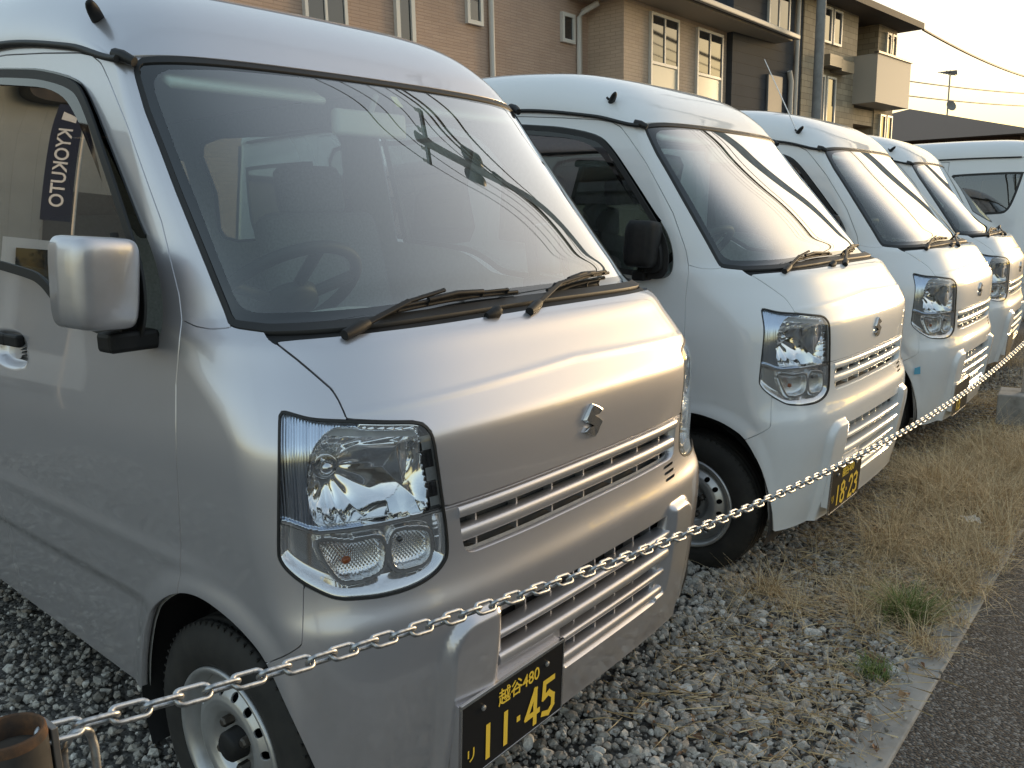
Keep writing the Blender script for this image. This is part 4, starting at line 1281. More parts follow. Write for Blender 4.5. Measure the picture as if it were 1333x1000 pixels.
for v in vans[1:]:
    repaint(v, WHITE, names, BLACKP)
    for ch in v.children:
        if ch.name.startswith('mirror') and ch.location.length < .01: ch.location = (.040, .075, 0)
# blue sticker on the third van's bumper corner
st = MB()
pts = surf(np.array([.845, .885, .885, .850]), np.array([.485, .482, .515, .525])); nn = surf_n(np.array([.86] * 4), np.array([.5] * 4))
st.add((pts + nn * .013).tolist(), [(0, 1, 2, 3)])
st.obj('sticker', mat('blue_sticker', (.12, .42, .62), .5), vans[2])
# inspection sticker behind the glass of the silver van, aerial rod on the third van
c0 = ws_xz(.018, 1.600, -.012); ex = ws_xz(.040, 1.600, -.012) - c0; ez = ws_xz(.018, 1.628, -.012) - c0
MB().add([c0, c0 + ex, c0 + ex + ez, c0 + ez], [(0, 1, 2, 3)]).obj('inspection_sticker', mat('sticker_yellow', (.62, .55, .22), .6), van1)
for ch in vans[2].children:
    if ch.name.startswith('roof'):
        for g_ in ch.children:
            if g_.name.startswith('aerial_base'):
                a0 = Vector(g_.location)
                MB().tube([a0 + Vector((0, .01, .006)), a0 + Vector((-.02, .20, .40))], [.0035, .002], 6).obj('aerial_rod', SATIN, ch)
                break

# ------------------------------------------------------------------ chain and posts
GALV = mat('galvanised_chain', (.60, .59, .57), .42, 1.0)
noise_color(GALV, [(.28, .28, .28), (.55, .56, .57)], scale=90, pos=[.35, .55])
CH = [(-1.262, .872, -.252), (-1.183, .853, -.25), (-1.135, .844, -.25), (-1.054, .829, -.25), (-.993, .818, -.25), (-.822, .786, -.25), (-.668, .759, -.25), (-.407, .723, -.25), (-.256, .705, -.25), (-.044, .680, -.25), (.351, .639, -.25), (.784, .602, -.25), (1.30, .565, -.25), (2.017, .536, -.25), (2.896, .524, -.25), (3.6, .535, -.25), (4.27, .556, -.245)]
cx = np.array([c[0] for c in CH]); cz = np.array([c[1] for c in CH]); cy = np.array([c[2] for c in CH])
xs = np.linspace(cx[0], cx[-1], 4000)
po = np.polynomial.Polynomial.fit(cx, cz, 5)
zz = po(xs); yy = np.interp(xs, cx, cy)
ds = np.concatenate([[0], np.cumsum(np.hypot(np.diff(xs), np.diff(zz)))])
PITCH = .0328
lm = MB()
path = []
a_, r_ = .0118, .0078
for k in range(9):
    t = -math.pi / 2 + math.pi * k / 8
    path.append((a_ + r_ * math.cos(t), r_ * math.sin(t), 0))
for k in range(9):
    t = math.pi / 2 + math.pi * k / 8
    path.append((-a_ + r_ * math.cos(t), r_ * math.sin(t), 0))
lm.tube(path, .0029, 8, closed=True)
link_me = lm.mesh('link'); link_me.materials.append(GALV)
chain = empty('chain', (cx[0], cy[0], cz[0]))
tag(chain, 'galvanised steel chain slung between two posts in front of the vans', 'chain')
n_l = int(ds[-1] / PITCH)
for i in range(n_l):
    s_ = i * PITCH
    x = np.interp(s_, ds, xs); z = np.interp(s_, ds, zz); y = np.interp(s_, ds, yy)
    x2 = np.interp(s_ + .01, ds, xs); z2 = np.interp(s_ + .01, ds, zz)
    t = Vector((x2 - x, 0, z2 - z)).normalized()
    ang = R(42 if i % 2 == 0 else -50) + random.uniform(-.12, .12)
    e2 = Vector((0, math.cos(ang), math.sin(ang)))
    e2 = (e2 - t * e2.dot(t)).normalized(); e3 = t.cross(e2)
    o = link('link', link_me, chain)
    mw = Matrix((t, e2, e3)).transposed().to_4x4()
    mw.translation = Vector((x, y, z)) - chain.location
    o.matrix_local = mw
RUST = mat('rusty_steel', (.12, .06, .03), .8, .3)
ntr, _ = noise_color(RUST, [(.035, .028, .024), (.10, .055, .03), (.26, .12, .05)], scale=38, detail=8)
bump(RUST, ntr.outputs['Fac'], .4, .002)
DKST = mat('dark_post_paint', (.03, .028, .026), .6)
noise_color(DKST, [(.018, .017, .016), (.045, .04, .036), (.10, .06, .035)], scale=22, pos=[.3, .6, .75])
post = empty('chain_post', (-1.303, -.252, 0))
tag(post, 'dark steel pipe post with rusty open rim holding the near chain end', 'post')
MB().revolve([(-.1, .0295), (.884, .0295), (.888, .029)], 'z', (0, 0, 0), 40).obj('pipe', DKST, post)
MB().revolve([(.883, .0298), (.891, .0290), (.893, .0275), (.891, .0260), (.86, .0255), (.85, .024)], 'z', (0, 0, 0), 40).obj('pipe_rim', RUST, post)
MB().revolve([(.872, .0258), (.876, .015), (.872, .0)], 'z', (0, 0, 0), 24).obj('pipe_fill', mat('dirt_fill', (.05, .042, .033), .95), post)
MB().b2((.030, -.010, .60), (.036, .016, .882)).obj('lug_plate', mat('lug_steel', (.22, .21, .20), .45, .7), post, bevel=.001)
hk = MB()
hk.tube([(.042, .004, .70), (.042, .004, .84)] + [(.055 - .013 * math.cos(t), .004 - .006 * math.sin(t), .845 + .020 * math.sin(t)) for t in np.linspace(.2, math.pi - .2, 9)] + [(.068, .0, .84), (.067, .0, .76)], .0042, 8)
hk.obj('hook', GALV, post)
post2 = empty('chain_post', (4.36, -.235, 0))
tag(post2, 'thin grey pipe post in a square concrete foot beside the grass', 'post')
MB().revolve([(.0, .024), (.565, .024), (.57, .0)], 'z', (0, 0, 0), 20).obj('pipe', mat('grey_pipe', (.30, .30, .29), .5, .4), post2)
fo = MB().prism([(-.15, -.02), (.15, -.02), (.135, .20), (-.135, .20)], -.14, .14).obj('foot', CONC, post2, bevel=.008)
fo.rotation_euler = (0, 0, R(6))

# ------------------------------------------------------------------ gravel stones, grass, litter
def icosphere(sub):
    bm = bmesh.new(); bmesh.ops.create_icosphere(bm, subdivisions=sub, radius=1)
    V = np.array([v.co[:] for v in bm.verts]); F = np.array([[v.index for v in f.verts] for f in bm.faces]); bm.free()
    return V, F
STONE = mat('stone', (.3, .3, .3), .85)
geo = nd(STONE, 'ShaderNodeNewGeometry')
crs = nd(STONE, 'ShaderNodeValToRGB'); es = crs.color_ramp.elements
cols = [(0, (.16, .145, .125)), (.2, (.28, .26, .23)), (.42, (.38, .355, .315)), (.62, (.46, .435, .39)), (.78, (.37, .31, .25)), (.9, (.54, .515, .465)), (1, (.66, .635, .585))]
es[0].position, es[0].color = cols[0][0], (*cols[0][1], 1); es[1].position, es[1].color = 1, (*cols[-1][1], 1)
for p_, c_ in cols[1:-1]:
    e_ = es.new(p_); e_.color = (*c_, 1)
lk(STONE, geo.outputs['Random Per Island'], crs.inputs[0])
tcs = nd(STONE, 'ShaderNodeTexCoord'); nss = nd(STONE, 'ShaderNodeTexNoise'); nss.inputs['Scale'].default_value = 160; nss.inputs['Detail'].default_value = 5
lk(STONE, tcs.outputs['Object'], nss.inputs['Vector'])
mxs = nd(STONE, 'ShaderNodeMix', data_type='RGBA', blend_type='MULTIPLY'); mxs.inputs['Factor'].default_value = .7
mrs = nd(STONE, 'ShaderNodeMapRange'); mrs.inputs[1].default_value = .3; mrs.inputs[2].default_value = .7; mrs.inputs[3].default_value = .55; mrs.inputs[4].default_value = 1.25
lk(STONE, nss.outputs['Fac'], mrs.inputs[0]); lk(STONE, crs.outputs[0], mxs.inputs['A']); lk(STONE, mrs.outputs[0], mxs.inputs['B'])
lk(STONE, mxs.outputs['Result'], bs(STONE).inputs['Base Color']); bump(STONE, nss.outputs['Fac'], .5, .002)
def stones(name, x, y, size, sub, nvar=14, zf=.25):
    bv, bf = icosphere(sub)
    var = []
    for k in range(nvar):
        v = bv.copy()
        for _ in range(11):           # chop with random planes: angular crushed stone
            d = rng.normal(size=3); d /= np.linalg.norm(d); h = rng.uniform(.5, .85)
            p = v @ d; v -= np.outer(np.maximum(p - h, 0), d)
        v *= rng.uniform(.7, 1.25, 3)
        var.append(v)
    var = np.array(var)
    n = len(x)
    vi = rng.integers(0, nvar, n)
    q = rng.normal(size=(n, 4)); q /= np.linalg.norm(q, axis=1, keepdims=True)
    w, a, b, c = q.T
    Rm = np.stack([1 - 2 * (b * b + c * c), 2 * (a * b - c * w), 2 * (a * c + b * w), 2 * (a * b + c * w), 1 - 2 * (a * a + c * c), 2 * (b * c - a * w), 2 * (a * c - b * w), 2 * (b * c + a * w), 1 - 2 * (a * a + b * b)], 1).reshape(n, 3, 3)
    P = np.einsum('nij,nkj->nki', Rm, var[vi]) * size[:, None, None]
    P[:, :, 2] *= .8
    P += np.stack([x, y, size * zf + rng.uniform(-.004, .004, n)], 1)[:, None, :]
    F = (bf[None] + (np.arange(n) * len(bv))[:, None, None]).reshape(-1, 3)
    me = mesh_np(name, P.reshape(-1, 3), F, None, False)
    o = link(name, me, None, STONE)
    md = None
    return o
def dens(n, x0, x1, y0, y1): return rng.uniform(x0, x1, n), rng.uniform(y0, y1, n)
xa, ya = dens(12500, -.7, 1.9, -.45, .8); sa = np.clip(rng.lognormal(math.log(.0086), .42, len(xa)), .0036, .024)
o = stones('gravel', xa, ya, sa, 2)
tag(o, 'loose grey crushed stones between the vans and the kerb', 'gravel', kind='stuff')
parts_x, parts_y, parts_s = [], [], []
for n, bx in ((20000, (-2.2, .3, .6, 4.2)), (11000, (1.9, 6.5, -.44, 1.2)), (9000, (-1.0, 2.4, -.45, .9)), (2500, (-3.5, 0, -.44, .9))):
    a, b = dens(n, *bx); parts_x.append(a); parts_y.append(b); parts_s.append(np.clip(rng.lognormal(math.log(.0088), .40, n), .004, .024))
o = stones('gravel', np.concatenate(parts_x), np.concatenate(parts_y), np.concatenate(parts_s), 1)
tag(o, 'loose grey crushed stones under and behind the parked vans', 'gravel', kind='stuff')
# stray stones on kerb and road edge
n = 260; a = rng.uniform(.1, 3.2, n); b = -.44 - np.abs(rng.normal(0, .055, n))
o = stones('gravel_stray', a, b, rng.uniform(.0025, .008, n), 1, zf=.9)
tag(o, 'small stones scattered along the concrete kerb edge', 'gravel', kind='stuff')

def blades(name, x, y, h, lean, m, wd=.0016, seg=3, droop=1.0, z0=0.0):
    n = len(x)
    az = rng.uniform(0, 2 * np.pi, n)
    dx, dy = np.cos(az), np.sin(az)
    px_, py_ = -dy, dx
    V = np.zeros((n, 2 * (seg + 1), 3)); 
    for k in range(seg + 1):
        t = k / seg
        cx_ = x + dx * lean * h * t ** 1.6; cy_ = y + dy * lean * h * t ** 1.6
        cz_ = z0 + h * (t - droop * .28 * lean * t * t)
        w = wd * (1 - .75 * t)
        V[:, 2 * k, 0] = cx_ + px_ * w; V[:, 2 * k, 1] = cy_ + py_ * w; V[:, 2 * k, 2] = cz_
        V[:, 2 * k + 1, 0] = cx_ - px_ * w; V[:, 2 * k + 1, 1] = cy_ - py_ * w; V[:, 2 * k + 1, 2] = cz_
    f = []
    for k in range(seg): f.append([2 * k, 2 * k + 1, 2 * k + 3, 2 * k + 2])
    f = np.array(f)
    F = (f[None] + (np.arange(n) * 2 * (seg + 1))[:, None, None]).reshape(-1, 4)
    return link(name, mesh_np(name, V.reshape(-1, 3), F), None, m)
def island_mat(name, cols, rough=.8, sub=0):
    m = mat(name, cols[0], rough)
    g_ = nd(m, 'ShaderNodeNewGeometry'); c_ = nd(m, 'ShaderNodeValToRGB'); e = c_.color_ramp.elements
    while len(e) < len(cols): e.new(.5)
    for i, cc in enumerate(cols):
        e[i].position = i / (len(cols) - 1); e[i].color = (*cc, 1)
    lk(m, g_.outputs['Random Per Island'], c_.inputs[0]); lk(m, c_.outputs[0], bs(m).inputs['Base Color'])
    return m
DRY = island_mat('dry_grass', [(.24, .16, .08), (.54, .40, .22), (.74, .59, .36), (.38, .27, .14)])
GRN = island_mat('green_grass', [(.07, .11, .02), (.13, .18, .04), (.20, .23, .07)])
LEAF = island_mat('dead_leaf', [(.10, .05, .025), (.20, .10, .05), (.30, .19, .10), (.16, .12, .08)])
def clumps(nc, per, box, spread, h0, h1):
    cx_, cy_ = dens(nc, *box)
    X = (cx_[:, None] + rng.normal(0, spread, (nc, per))).ravel(); Y = (cy_[:, None] + rng.normal(0, spread, (nc, per))).ravel()
    Hh = (rng.uniform(h0, h1, nc)[:, None] * rng.uniform(.45, 1.1, (nc, per))).ravel()
    return X, Y, Hh
gx, gy, gh = [], [], []
for args in ((400, 40, (1.05, 3.8, -.52, .14), .019, .04, .16), (420, 30, (3.2, 8.0, -.58, .32), .045, .05, .18), (150, 40, (1.5, 3.8, -.53, -.05), .026, .12, .27), (130, 10, (.4, 1.4, -.43, .25), .025, .03, .08), (160, 14, (8, 16, -.6, 2.0), .08, .1, .25)):
    a, b, c = clumps(*args); gx.append(a); gy.append(b); gh.append(c)
gx, gy, gh = map(np.concatenate, (gx, gy, gh))
kp = ~((gy > -.10 + .0 * gx) & (np.abs(((gx + .97) % 1.91) - .97) < .70) & (rng.random(len(gx)) < .8))
gx, gy, gh = gx[kp], gy[kp], gh[kp]
o = blades('dry_grass', gx, gy, gh, rng.uniform(.2, 2.2, len(gx)), DRY, wd=.0011)
tag(o, 'dry straw coloured grass matted along the verge by the kerb', 'grass', kind='stuff')
# flat-lying straw and dead leaves
n = 4200; a = np.concatenate([rng.uniform(.2, 5.5, n)]); b = np.concatenate([rng.uniform(-.50, .12, n)])
o = blades('straw_litter', a, b, rng.uniform(.03, .11, n), rng.uniform(3, 6, n), DRY, wd=.0012, droop=.0)
me = o.data
co = np.zeros(len(me.vertices) * 3, np.float32); me.vertices.foreach_get('co', co); co = co.reshape(-1, 3)
co[:, 2] = .012 + (co[:, 2]) * .10 + rng.uniform(0, .006, len(co)); 
# shorten: pull the flung-out tips back towards the root
n_v = 8
base = co.reshape(-1, n_v, 3)[:, :2].mean(1, keepdims=True)
c3 = co.reshape(-1, n_v, 3); c3[..., :2] = base[..., :2] + (c3[..., :2] - base[..., :2]) * .28
me.vertices.foreach_set('co', c3.reshape(-1).astype(np.float32)); me.update()
tag(o, 'broken straw lying on the gravel in front of the vans', 'straw', kind='stuff')
n = 800
lx = np.concatenate([rng.uniform(.1, 5.5, n)]); ly = rng.normal(-.28, .17, n).clip(-.50, .5)
az = rng.uniform(0, 6.28, n); tl = rng.normal(0, .35, n); L = rng.uniform(.006, .017, n)
d1 = np.stack([np.cos(az), np.sin(az), tl], 1) * L[:, None]; d2 = np.stack([-np.sin(az), np.cos(az), rng.normal(0, .4, n)], 1) * (L * .45)[:, None]
c0 = np.stack([lx, ly, rng.uniform(.008, .022, n)], 1)
Vl = np.stack([c0 - d1, c0 - d1 * .2 + d2, c0 + d1, c0 - d1 * .2 - d2], 1)
Vl[:, 1, 2] += .004; Vl[:, 3, 2] += .004
Fl = np.stack([np.arange(n) * 4 + k for k in range(4)], 1)
o = link('leaf_litter', mesh_np('leaf_litter', Vl.reshape(-1, 3), Fl, None, False), None, LEAF)
tag(o, 'dead brown leaves littering the gravel verge', 'leaves', kind='stuff')
def weed(x, y, n, spread, h, lab, m):
    X = x + rng.normal(0, spread, n); Y = y + rng.normal(0, spread * .8, n)
    o = blades('weed_tuft', X, Y, rng.uniform(h * .5, h, n), rng.uniform(.3, 1.3, n), m, wd=.0016)
    tag(o, lab, 'weed', 'green weeds by the kerb')
weed(1.24, -.375, 420, .040, .13, 'larger green grass tuft beside the kerb near the straw', GRN)
weed(.83, -.395, 150, .028, .065, 'small yellow green weed at the kerb edge nearest the camera', GRN)
# crumpled scrap of white paper in the straw
pp = MB(); pv = []
for i in range(6):
    for j in range(5): pv.append((i * .018 - .045, j * .014 - .028, .02 + random.uniform(0, .016)))
pf = [(i * 5 + j, (i + 1) * 5 + j, (i + 1) * 5 + j + 1, i * 5 + j + 1) for i in range(5) for j in range(4)]
o = pp.add(pv, pf, True).obj('paper_scrap', mat('paper', (.75, .74, .70), .8)); o.location = (2.25, -.36, .02); o.rotation_euler = (0, 0, .6)
tag(o, 'crumpled scrap of white paper lying in the dry grass', 'litter')
# ------------------------------------------------------------------ buildings behind the vans
def siding(name, c1, c2, mortar, bw=.30, bh=.045, sc=1.0, bumpd=.006):
    m = mat(name, c1, .85)
    tc = nd(m, 'ShaderNodeTexCoord')
    # brick pattern on vertical walls: (x + y, z)
    sp = nd(m, 'ShaderNodeSeparateXYZ'); lk(m, tc.outputs['Object'], sp.inputs[0])
    ad = nd(m, 'ShaderNodeMath', operation='ADD'); lk(m, sp.outputs[0], ad.inputs[0]); lk(m, sp.outputs[1], ad.inputs[1])
    cb = nd(m, 'ShaderNodeCombineXYZ'); lk(m, ad.outputs[0], cb.inputs[0]); lk(m, sp.outputs[2], cb.inputs[1])
    br = nd(m, 'ShaderNodeTexBrick')
    br.inputs['Color1'].default_value = (*c1, 1); br.inputs['Color2'].default_value = (*c2, 1); br.inputs['Mortar'].default_value = (*mortar, 1)
    br.inputs['Scale'].default_value = 1.0; br.inputs['Mortar Size'].default_value = .005; br.inputs['Brick Width'].default_value = bw; br.inputs['Row Height'].default_value = bh
    br.inputs['Bias'].default_value = 0
    lk(m, cb.outputs[0], br.inputs['Vector'])
    nt = nd(m, 'ShaderNodeTexNoise'); nt.inputs['Scale'].default_value = 1.3; nt.inputs['Detail'].default_value = 6; lk(m, tc.outputs['Object'], nt.inputs['Vector'])
    mr = nd(m, 'ShaderNodeMapRange'); mr.inputs[3].default_value = .75; mr.inputs[4].default_value = 1.2; lk(m, nt.outputs['Fac'], mr.inputs[0])
    mx = nd(m, 'ShaderNodeMix', data_type='RGBA', blend_type='MULTIPLY'); mx.inputs['Factor'].default_value = 1
    lk(m, br.outputs[0], mx.inputs['A']); lk(m, mr.outputs[0], mx.inputs['B']); lk(m, mx.outputs['Result'], bs(m).inputs['Base Color'])
    bp = nd(m, 'ShaderNodeBump'); bp.inputs['Strength'].default_value = .8; bp.inputs['Distance'].default_value = bumpd; bp.invert = True
    lk(m, br.outputs['Fac'], bp.inputs['Height']); lk(m, bp.outputs[0], bs(m).inputs['Normal'])
    return m
BRICK = siding('brown_siding', (.47, .335, .26), (.51, .37, .29), (.41, .29, .225))
BRICKL = siding('tan_siding', (.53, .41, .315), (.58, .455, .35), (.45, .345, .265), .22, .06)
STONEW = siding('stone_tile', (.34, .28, .20), (.46, .38, .27), (.20, .165, .12), .32, .14)
GREYW = siding('dark_grey_siding', (.042, .047, .058), (.05, .055, .066), (.03, .033, .04), 3.0, .22)
WFRAME = mat('window_frame', (.66, .64, .60), .4)
PANE = mat('window_pane', (.02, .022, .025), .03, coat=1.0)
BLIND = mat('frosted_panel', (.62, .58, .48), .25)
DOWN = mat('downpipe', (.62, .59, .55), .5)
ROOFB = mat('roof_slate', (.055, .045, .04), .75)
ntr2, _ = noise_color(ROOFB, [(.035, .03, .028), (.075, .06, .05)], scale=6)
EAVE = mat('eave_soffit', (.40, .34, .26), .7)
def wall_box(nm, a, b, m, par): return MB().b2(a, b).obj(nm, m, par)
def window(par, x0, x1, z0, z1, y, split=None, fw=.05, bottom=None, mull=True, dp=.06):
    """window on a wall that looks to -y; y is the wall plane"""
    f = MB()
    f.b2((x0, y - dp, z0), (x0 + fw, y - .001, z1)); f.b2((x1 - fw, y - dp, z0), (x1, y - .001, z1))
    f.b2((x0 + fw, y - dp, z1 - fw), (x1 - fw, y - .001, z1)); f.b2((x0 + fw, y - dp, z0), (x1 - fw, y - .001, z0 + fw))
    o = f.obj('window', WFRAME, par)
    zc0 = z0 + fw
    if bottom:
        MB().b2((x0 + fw, y - .03, z0 + fw), (x1 - fw, y - .012, bottom - fw / 2)).obj('panel', BLIND, o)
        MB().b2((x0 + fw, y - dp + .005, bottom - fw / 2), (x1 - fw, y - .001, bottom + fw / 2)).obj('transom', WFRAME, o)
        zc0 = bottom + fw / 2
    if mull:
        xm = (x0 + x1) / 2
        MB().b2((x0 + fw, y - .03, zc0), (xm - .02, y - .012, z1 - fw)).obj('pane', PANE, o)
        MB().b2((xm + .02, y - .04, zc0), (x1 - fw, y - .022, z1 - fw)).obj('pane', PANE, o)
        MB().b2((xm - .02, y - .05, zc0), (xm + .02, y - .008, z1 - fw)).obj('mullion', WFRAME, o)
    else:
        MB().b2((x0 + fw, y - .03, zc0), (x1 - fw, y - .012, z1 - fw)).obj('pane', PANE, o)
    return o
b1 = empty('brown_house', (11, 9, 0))
tag(b1, 'brown brick-clad two storey house behind the vans with small white framed windows', 'house')
def rel(o, par):
    o.location = tuple(o.location[i] - par.location[i] for i in range(3)); return o
def fix(root):
    # children were written in world coordinates
    for ch in root.children:
        ch.location = Vector(ch.location) - Vector(root.location)
wall_box('wall', (2.6, 7.95, 0), (11.775, 13.0, 5.9), BRICK, b1)
wall_box('projecting_wall', (11.775, 7.2, 0), (17.33, 12.8, 4.98), BRICKL, b1)
window(b1, 12.62, 13.67, 3.30, 4.88, 7.2, bottom=4.02)
window(b1, 14.42, 15.55, 3.30, 4.88, 7.2, bottom=4.02)
window(b1, 8.52, 8.88, 4.17, 4.95, 7.95, mull=False, fw=.06)
window(b1, 10.94, 11.32, 4.24, 4.72, 7.95, mull=False, fw=.06)
window(b1, 7.06, 7.42, 2.9, 5.2, 7.95, mull=False, fw=.07)
window(b1, 5.52, 6.20, 3.60, 4.75, 7.95, fw=.05)
MB().tube([(9.07, 7.90, 0), (9.07, 7.90, 5.6)], .045, 10).obj('downpipe', DOWN, b1)
MB().tube([(11.45, 7.90, 0), (11.45, 7.90, 4.7), (11.5, 7.86, 4.8), (11.6, 7.6, 4.92)], .05, 10).obj('downpipe', DOWN, b1)
MB().b2((9.45, 7.78, 3.05), (9.75, 7.95, 3.28)).obj('vent_hood', mat('vent_cream', (.6, .56, .47), .5), b1)
for dx in (0, .12, .24): MB().b2((8.0 + dx, 7.86, 4.62), (8.08 + dx, 7.95, 4.78)).obj('meter_box', WFRAME, b1)
rf = MB()
rf.b2((11.2, 6.55, 4.98), (17.72, 13.4, 5.02))
rf.obj('soffit', EAVE, b1)
rf = MB(); rf.add([(11.1, 6.50, 5.02), (17.78, 6.50, 5.02), (17.78, 6.50, 5.14), (11.1, 6.50, 5.14), (11.1, 13.4, 7.2), (17.78, 13.4, 7.2), (17.78, 13.4, 5.02), (11.1, 13.4, 5.02)], [(0, 1, 2, 3), (3, 2, 5, 4), (1, 6, 5, 2), (0, 3, 4, 7), (0, 7, 6, 1), (4, 5, 6, 7)])
rf.obj('roof', ROOFB, b1)
gt = MB().b2((11.1, 6.40, 5.00), (17.8, 6.49, 5.10)).obj('gutter', mat('gutter_grey', (.42, .40, .37), .5), b1, bevel=.02)
MB().b2((2.2, 7.4, 5.9), (11.2, 13.2, 6.05)).obj('upper_roof', ROOFB, b1)
fix(b1)

b2 = empty('apartment_block', (19.0, 6.8, 0), R(-4.2))
tag(b2, 'stone-tiled and dark grey apartment block with a balcony behind the slim grey pole', 'apartment block')
wall_box('grey_wall', (-3.2, .03, 0), (.02, 8, 6.2), GREYW, b2)
wall_box('stone_wall', (.02, 0, 0), (3.15, 8, 6.2), STONEW, b2)
wall_box('stone_wall', (4.55, 0, 0), (5.9, 8, 6.2), STONEW, b2)
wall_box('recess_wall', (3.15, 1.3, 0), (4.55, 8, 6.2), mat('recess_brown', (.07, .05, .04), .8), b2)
wall_box('floor_band', (3.15, .02, 3.55), (4.55, 1.3, 3.95), STONEW, b2)
MB().b2((3.0, -.6, 4.15), (3.07, .0, 5.2)).obj('balcony_side', mat('balcony_panel', (.40, .36, .31), .6), b2)
MB().b2((3.0, -.6, 4.02), (5.4, .0, 4.15)).obj('balcony_floor', MATS['balcony_panel'], b2)
MB().b2((3.07, -.6, 4.15), (5.33, -.54, 5.2)).obj('balcony_front', MATS['balcony_panel'], b2)
MB().b2((2.96, -.64, 5.2), (5.44, -.52, 5.25)).obj('balcony_rail', mat('rail_bronze', (.12, .10, .085), .4, .5), b2)
MB().b2((5.33, -.6, 4.15), (5.4, .0, 5.2)).obj('balcony_side', MATS['balcony_panel'], b2)
window(b2, .95, 1.45, 5.30, 6.12, 0, mull=False); window(b2, 1.55, 2.05, 5.30, 6.12, 0, mull=False)
window(b2, .70, 1.20, 2.9, 4.55, 0, mull=False); window(b2, 1.32, 1.85, 2.9, 4.55, 0, mull=False)
window(b2, 5.05, 5.38, 5.32, 6.05, 0, mull=False); window(b2, 5.46, 5.78, 5.32, 6.05, 0, mull=False)
window(b2, 4.9, 5.3, 2.8, 3.9, 0, mull=False); window(b2, 5.4, 5.8, 2.8, 3.9, 0, mull=False)
window(b2, -1.75, -.75, 5.2, 6.12, .03, mull=True)
MB().b2((-1.7, -.03, 2.4), (-1.0, .03, 4.3)).obj('shutter', mat('shutter_grey', (.13, .135, .14), .5), b2, bevel=.02)
for (x, z) in ((.85, 4.72), (1.55, 4.66), (5.75, 4.3)): MB().b2((x, -.30, z), (x + .75 if x < 3 else x + .4, 0, z + .26)).obj('utility_box', mat('box_bronze', (.20, .165, .12), .5), b2)
MB().tube([(-.62, -.04, 2.4), (-.62, -.04, 4.25), (-.72, -.04, 4.45)], .06, 8).obj('vent_pipe', DOWN, b2)
MB().tube([(-.35, -.03, 0), (-.35, -.03, 6.15)], .05, 8).obj('downpipe', DOWN, b2)
rf = MB(); rf.add([(-3.6, -.6, 6.2), (6.25, -.6, 6.2), (6.25, -.6, 6.36), (-3.6, -.6, 6.36), (-3.6, 8.5, 8.2), (6.25, 8.5, 8.2), (6.25, 8.5, 6.2), (-3.6, 8.5, 6.2)], [(0, 1, 2, 3), (3, 2, 5, 4), (1, 6, 5, 2), (0, 3, 4, 7), (0, 7, 6, 1), (4, 5, 6, 7)])
rf.obj('roof', mat('eave_brown', (.10, .08, .065), .7), b2)

b3 = empty('brown_roof_house', (44, 9, 0))
tag(b3, 'low dark brown house with a hipped slate roof at the far right', 'house')
MB().b2((-7, -4, 0), (9, 6, 4.1)).obj('wall', siding('dark_brown_siding', (.085, .05, .035), (.10, .06, .042), (.05, .03, .022), 2.0, .2), b3)
rf = MB(); rf.add([(-8, -5, 4.0), (10, -5, 4.0), (10, 7, 4.0), (-8, 7, 4.0), (-3.5, 1, 5.7), (5.5, 1, 5.7)], [(0, 1, 5, 4), (1, 2, 5), (2, 3, 4, 5), (3, 0, 4), (0, 3, 2, 1)])
rf.obj('roof', mat('hip_roof', (.17, .125, .095), .8), b3)
for x in (-4.5, -1.5, 2.0, 5.0): window(b3, x, x + 1.3, 2.5, 3.5, -4)
ant = MB(); ant.tube([(-1.0, 0, 4.6), (-1.0, 0, 7.5)], .035, 6)
for i in range(6): ant.tube([(-1.5 + i * .25, -.4 + .05 * i, 7.4), (-1.5 + i * .25, .4 - .05 * i, 7.4)], .02, 5)
ant.tube([(-1.7, 0, 7.4), (.1, 0, 7.4)], .025, 5)
ant.obj('tv_aerial', mat('aerial_metal', (.25, .24, .23), .4, .8), b3)
dsh = MB().revolve([(0, 0), (.03, .12), (.10, .25)], 'z', (0, 0, 0), 16).obj('satellite_dish', mat('dish_grey', (.2, .19, .18), .5), b3)
dsh.location = (-1.05, -.1, 5.9); dsh.rotation_euler = (R(70), 0, R(-40))

# ------------------------------------------------------------------ poles and wires
PCON = mat('pole_concrete', (.28, .28, .275), .8)
noise_color(PCON, [(.20, .20, .20), (.31, .31, .305)], scale=5)
WIRE = mat('wire_black', (.012, .012, .012), .5)
p1 = empty('utility_pole', (18.0, 6.05, 0))
tag(p1, 'slim grey utility pole in front of the apartment block', 'pole')
MB().tube([(0, 0, 0), (0, 0, 11)], [.115, .09], 14).obj('shaft', PCON, p1)
MB().b2((-.9, -.05, 9.6), (.9, .05, 9.72)).obj('cross_arm', mat('arm_steel', (.3, .3, .3), .5, .6), p1)
p2 = empty('utility_pole', (10.0, .45, 0), R(-9))
tag(p2, 'concrete utility pole with transformer mirrored in the windshields', 'pole')
MB().tube([(0, 0, 0), (0, 0, 11.6)], [.15, .085], 14).obj('shaft', PCON, p2)
for z, w in ((11.2, .45),): MB().b2((-.05, -w, z), (.05, w, z + .09)).obj('cross_arm', MATS['arm_steel'], p2)
for sy in (-.34, .34):
    MB().revolve([(0, 0), (0, .14), (.50, .14), (.55, .08), (.55, 0)], 'z', (.0, sy * .7, 9.35), 18).obj('transformer', mat('transformer_grey', (.16, .165, .17), .5, .3), p2)
for y in (-.4, -.15, .15, .4): MB().revolve([(11.28, .03), (11.32, .05), (11.38, .03), (11.46, .04), (11.5, 0)], 'z', (0, y, 0), 8).obj('insulator', mat('insulator', (.5, .48, .45), .3), p2)
